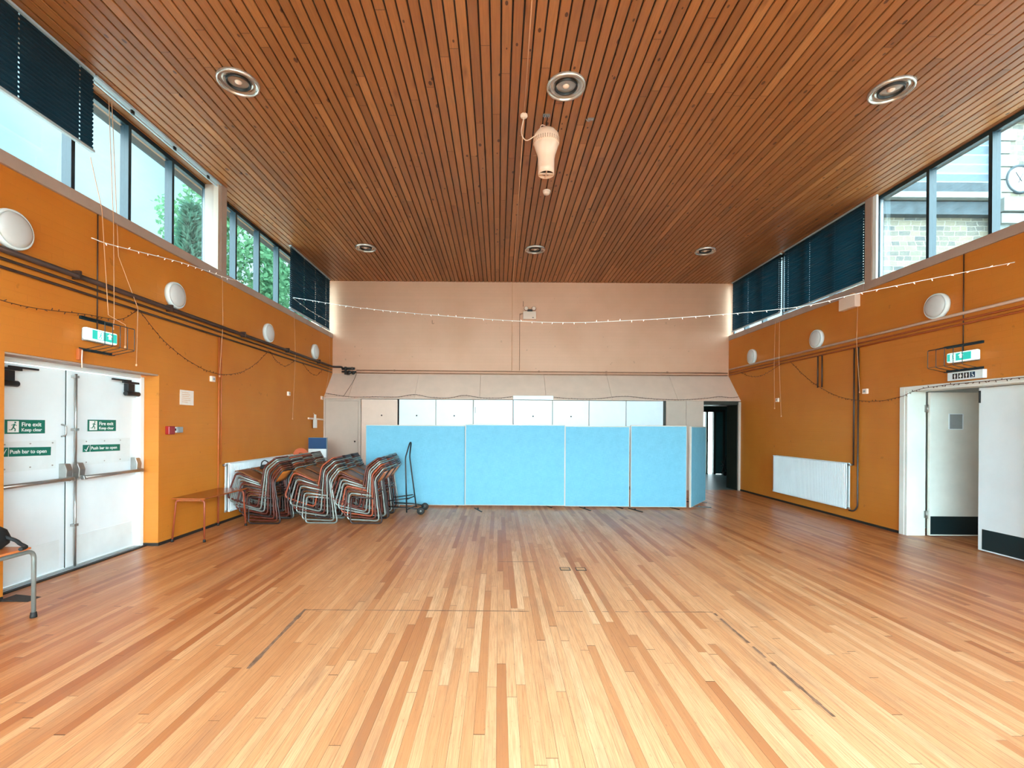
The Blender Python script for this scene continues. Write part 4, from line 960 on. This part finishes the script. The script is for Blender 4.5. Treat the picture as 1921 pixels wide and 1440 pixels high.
# ------------------------------------------------------------------ low tables and bag
def low_table(label, x0, x1, y0, y1, h, top, legm, straight, legs=None):
    t = thing('low_table', label, 'table', ((x0 + x1) / 2, (y0 + y1) / 2, 0)); a, b_ = (x1 - x0) / 2, (y1 - y0) / 2
    part('tabletop', MB().box(-a, a, -b_, b_, h - .018, h), M[top], t, bevel=.006)
    if not straight:
        part('apron', MB().box(-a + .04, a - .04, -b_ + .04, -b_ + .055, h - .045, h - .0185).box(-a + .04, a - .04, b_ - .055, b_ - .04, h - .045, h - .0185), M[top], t)
        for sx in (-1, 1):
            for sy in (-1, 1):
                q = part('leg', MB().tube(fillet([(sx * (a - .08), sy * (b_ - .05), h - .035), (sx * (a - .035), sy * (b_ - .045), h - .045), (sx * (a - .012), sy * (b_ - .01), .02)], .03), [.013] * 3 + [.012] * 3 + [.0115] * 1), M[legm], t)
                part('foot', MB().lathe([(0, 0), (.017, 0), (.016, .03), (.012, .035)], 14, (sx * (a - .012), sy * (b_ - .01), .0)), M['rubber'], q)
    else:
        for sx in (-1, 1):
            q = part('leg_frame', MB().tube(fillet([(sx * (a - .012), -b_ - .02, .02), (sx * (a - .012), -b_ - .02, h - .036), (sx * (a - .012), b_ + .03, h - .036), (sx * (a - .012), b_ + .03, .02)], .06, 6), .015, 12), M[legm], t)
            for sy in (-b_ - .02, b_ + .03):
                part('foot', MB().lathe([(0, 0), (.022, 0), (.022, .012), (.019, .04), (.016, .042)], 16, (sx * (a - .012), sy, .0)), M['rubber'], q)
    return t
low_table('low wooden table with orange-red tube legs beside the left radiator', -4.13, -3.70, 5.96, 6.96, .555, 'tabletop', 'tube_o', False)
low_table('low plywood topped bench with silver bent tube legs at the left edge', -4.08, -3.555, 2.62, 3.60, .551, 'stooltop', 'tube_g', True)
t = thing('black_bag', 'soft black bag lying on the silver legged bench', 'bag', (-3.80, 3.42, .552))
m_ = MB()
prof = [(0, .0), (.13, .0), (.16, .03), (.165, .07), (.15, .12), (.11, .155), (.05, .175), (0, .178)]
m_.lathe(prof, 28)
vs = []
for (x, y, z) in m_.v:
    k = 1 + .08 * math.sin(14 * x + 3) * math.cos(16 * y) ; vs.append((x * k * .95, y * k * 1.25, z * (1 + .12 * math.sin(9 * y + 1))))
m_.v = vs
part('body', m_, M['bag'], t)
part('strap', MB().tube(spline([(.10, .10, .10), (.17, .13, .06), (.22, .12, .035), (.28, .10, .018), (.30, .04, .016)]), [.014] * 33, 8), M['bag'], t)

# ------------------------------------------------------------------ floor markings and boxes
m_ = MB(); random.seed(2)
def strip(x0, y0, x1, y1, w, n, gap=.1):
    for k in range(n):
        if random.random() < gap: continue
        a, b_ = k / n, (k + 1) / n; j1, j2 = random.uniform(.55, 1.1) * w / 2, random.uniform(.55, 1.1) * w / 2
        dx, dy = x1 - x0, y1 - y0; l = math.hypot(dx, dy); nx, ny = -dy / l, dx / l
        p, q = (x0 + dx * a, y0 + dy * a), (x0 + dx * b_, y0 + dy * b_)
        m_.add([(p[0] - nx * j1, p[1] - ny * j1, .0012), (q[0] - nx * j2, q[1] - ny * j2, .0012), (q[0] + nx * j2, q[1] + ny * j2, .0012), (p[0] + nx * j1, p[1] + ny * j1, .0012)], [(0, 1, 2, 3)])
strip(-1.55, 3.815, .26, 3.815, .014, 30, 0.03); strip(.48, 3.815, 1.75, 3.825, .013, 24, .12)
strip(-1.555, 3.83, -1.525, 2.89, .035, 14, 0.0); strip(1.75, 3.80, 1.755, 2.45, .026, 26, .2); strip(0.01, 5.2, .42, 5.2, .018, 8, 0)
tag(link_mesh('floor_line_marking', m_, M['tape']), 'worn dark rectangle of old tape lines on the wooden floor', 'floor marking')
for x, n in ((.71, 'left one of two small wooden floor socket covers'), (.875, 'right one of two small wooden floor socket covers')):
    t = thing('floor_socket', n, 'floor socket', (x, 4.95, 0))
    part('frame', MB().box(-.053, .053, -.05, -.042, 0, .004).box(-.053, .053, .042, .05, 0, .004).box(-.053, -.045, -.042, .042, 0, .004).box(.045, .053, -.042, .042, 0, .004), M['inky'], t)
    part('lid', MB().box(-.044, .044, -.041, .041, 0, .003), M['gold'], t)

# ------------------------------------------------------------------ outside
struct('ground', MB().box(-60, 60, -60, 60, -.5, -.35), M['paving'], 'pale paving outside the hall')
t = thing('stone_building', 'coursed stone church building with clock outside the right windows', 'building', (15.5, 15.0, -.35))
part('wall', MB().box(-4.6, .0, 0, .6, 0, 9.0), M['stone'], t)
part('cornice', MB().box(-5.0, .0, -.25, .0, 8.55, 8.95).box(-5.05, .0, -.35, .0, 9.2, 9.5), M['stone_d'], t)
part('gutter', MB().box(-5.1, .0, -.42, .0, 9.0, 9.18), M['stone_p'], t)
part('roof', MB().add([(-4.2, -.2, 9.52), (0, -.2, 9.52), (0, .4, 12.2), (-2.4, .4, 10.6)], [(0, 1, 2, 3)]).prism([(-2.4, 9.5), (0, 9.5), (0, 11.6)], -.1, 4, 'Y'), M['slate'], t)
part('tower', MB().box(.0, 5, -.3, 4, 0, 14), M['stone'], t)
mb = MB()
for k in range(36): mb.box(-.02, .35 + .2 * (k % 2), -.34, -.2, k * .4 + .02, k * .4 + .38)
part('quoins', mb, M['stone_p'], t)
part('string_course', MB().box(-.05, 5.1, -.55, -.3, 8.55, 8.95).box(-.05, 5.1, -.48, -.3, 8.2, 8.5), M['stone_p'], t)
part('string_course', MB().box(-.05, 5.1, -.45, -.3, 11.4, 11.55), M['stone_p'], t)
ck = part('clock', MB().lathe([(.37, -.03), (.40, -.07), (.44, -.07), (.455, 0)], 48, (.66, -.3, 9.62), 'Y'), M['stone_d'], t)
part('clock_face', MB().lathe([(0, -.035), (.385, -.035), (.385, .0)], 48, (.66, -.3, 9.62), 'Y'), M['signw'], ck)
part('clock_hand', MB().tube([(.66 + .05, -.345, 9.62 - .07), (.66 - .14, -.345, 9.62 + .22)][::-1], .012, 6).tube([(.60, -.345, 9.50), (.80, -.345, 9.90)], .010, 6), M['stone_d'], ck)
def tree(label, loc, h, crown, n, lm, lsz, conifer, seed):
    random.seed(seed); t = thing('tree', label, 'tree', loc, group='trees outside the left windows')
    tr = MB().tube([(0, 0, 0), (.05, .05, h * .5), (.0, .1, h * .92)], [.22, .15, .03], 8); fo = MB()
    for k in range(n):
        if conifer:
            z = random.uniform(h * .2, h * .98); rr = (1 - z / h) * crown + .12
            a = (k % 9) * .7 + random.uniform(-.16, .16) + int(z * 1.6) * .9; d = random.uniform(.1, 1) ** .7 * rr * random.uniform(.75, 1.2)
            p = Vector((d * math.cos(a), d * math.sin(a), z + d * .55))
            u = Vector((math.cos(a) + random.uniform(-.7, .7), math.sin(a) + random.uniform(-.7, .7), random.uniform(-.1, .9))).normalized(); w_ = Vector((random.uniform(-1, 1), random.uniform(-1, 1), random.uniform(-1, 1))).normalized()
            s1, s2 = lsz * random.uniform(1.2, 2.2), lsz * .35
        else:
            a = random.uniform(0, 2 * math.pi); c_ = random.uniform(-1, 1); q = math.sqrt(1 - c_ * c_)
            lump = 1 + .18 * math.sin(3 * a + seed) + .15 * math.sin(5 * c_ * 3 + a * 2)
            rad = random.uniform(.72, 1.0) * lump
            p = Vector((crown * rad * q * math.cos(a), crown * rad * q * math.sin(a), h * .55 + h * .45 * rad * c_))
            u = Vector((random.uniform(-1, 1), random.uniform(-1, 1), random.uniform(-1, 1))).normalized(); w_ = Vector((random.uniform(-1, 1), random.uniform(-1, 1), random.uniform(-1, 1))).normalized()
            s1, s2 = lsz * random.uniform(.6, 1.1), lsz * random.uniform(.5, .8)
        v_ = u.cross(w_).normalized()
        fo.add([p - u * s1, p + v_ * s2, p + u * s1, p - v_ * s2], [(0, 1, 2, 3)])
    part('trunk', tr, M['bark'], t); part('foliage', fo, lm, t)
tree('spiky conifer rising outside the left window, against the sky', (-9.55, 14.6, -.35), 8.7, 1.5, 12000, M['leafd'], .11, True, 4)
tree('leafy green tree outside the far left panes', (-9.9, 17.4, -.35), 11.6, 2.0, 17000, M['leaf'], .10, False, 9)
tree('leafy green tree farther right behind the far left panes', (-8.6, 22.0, -.35), 13.5, 2.4, 17000, M['leaf'], .12, False, 12)
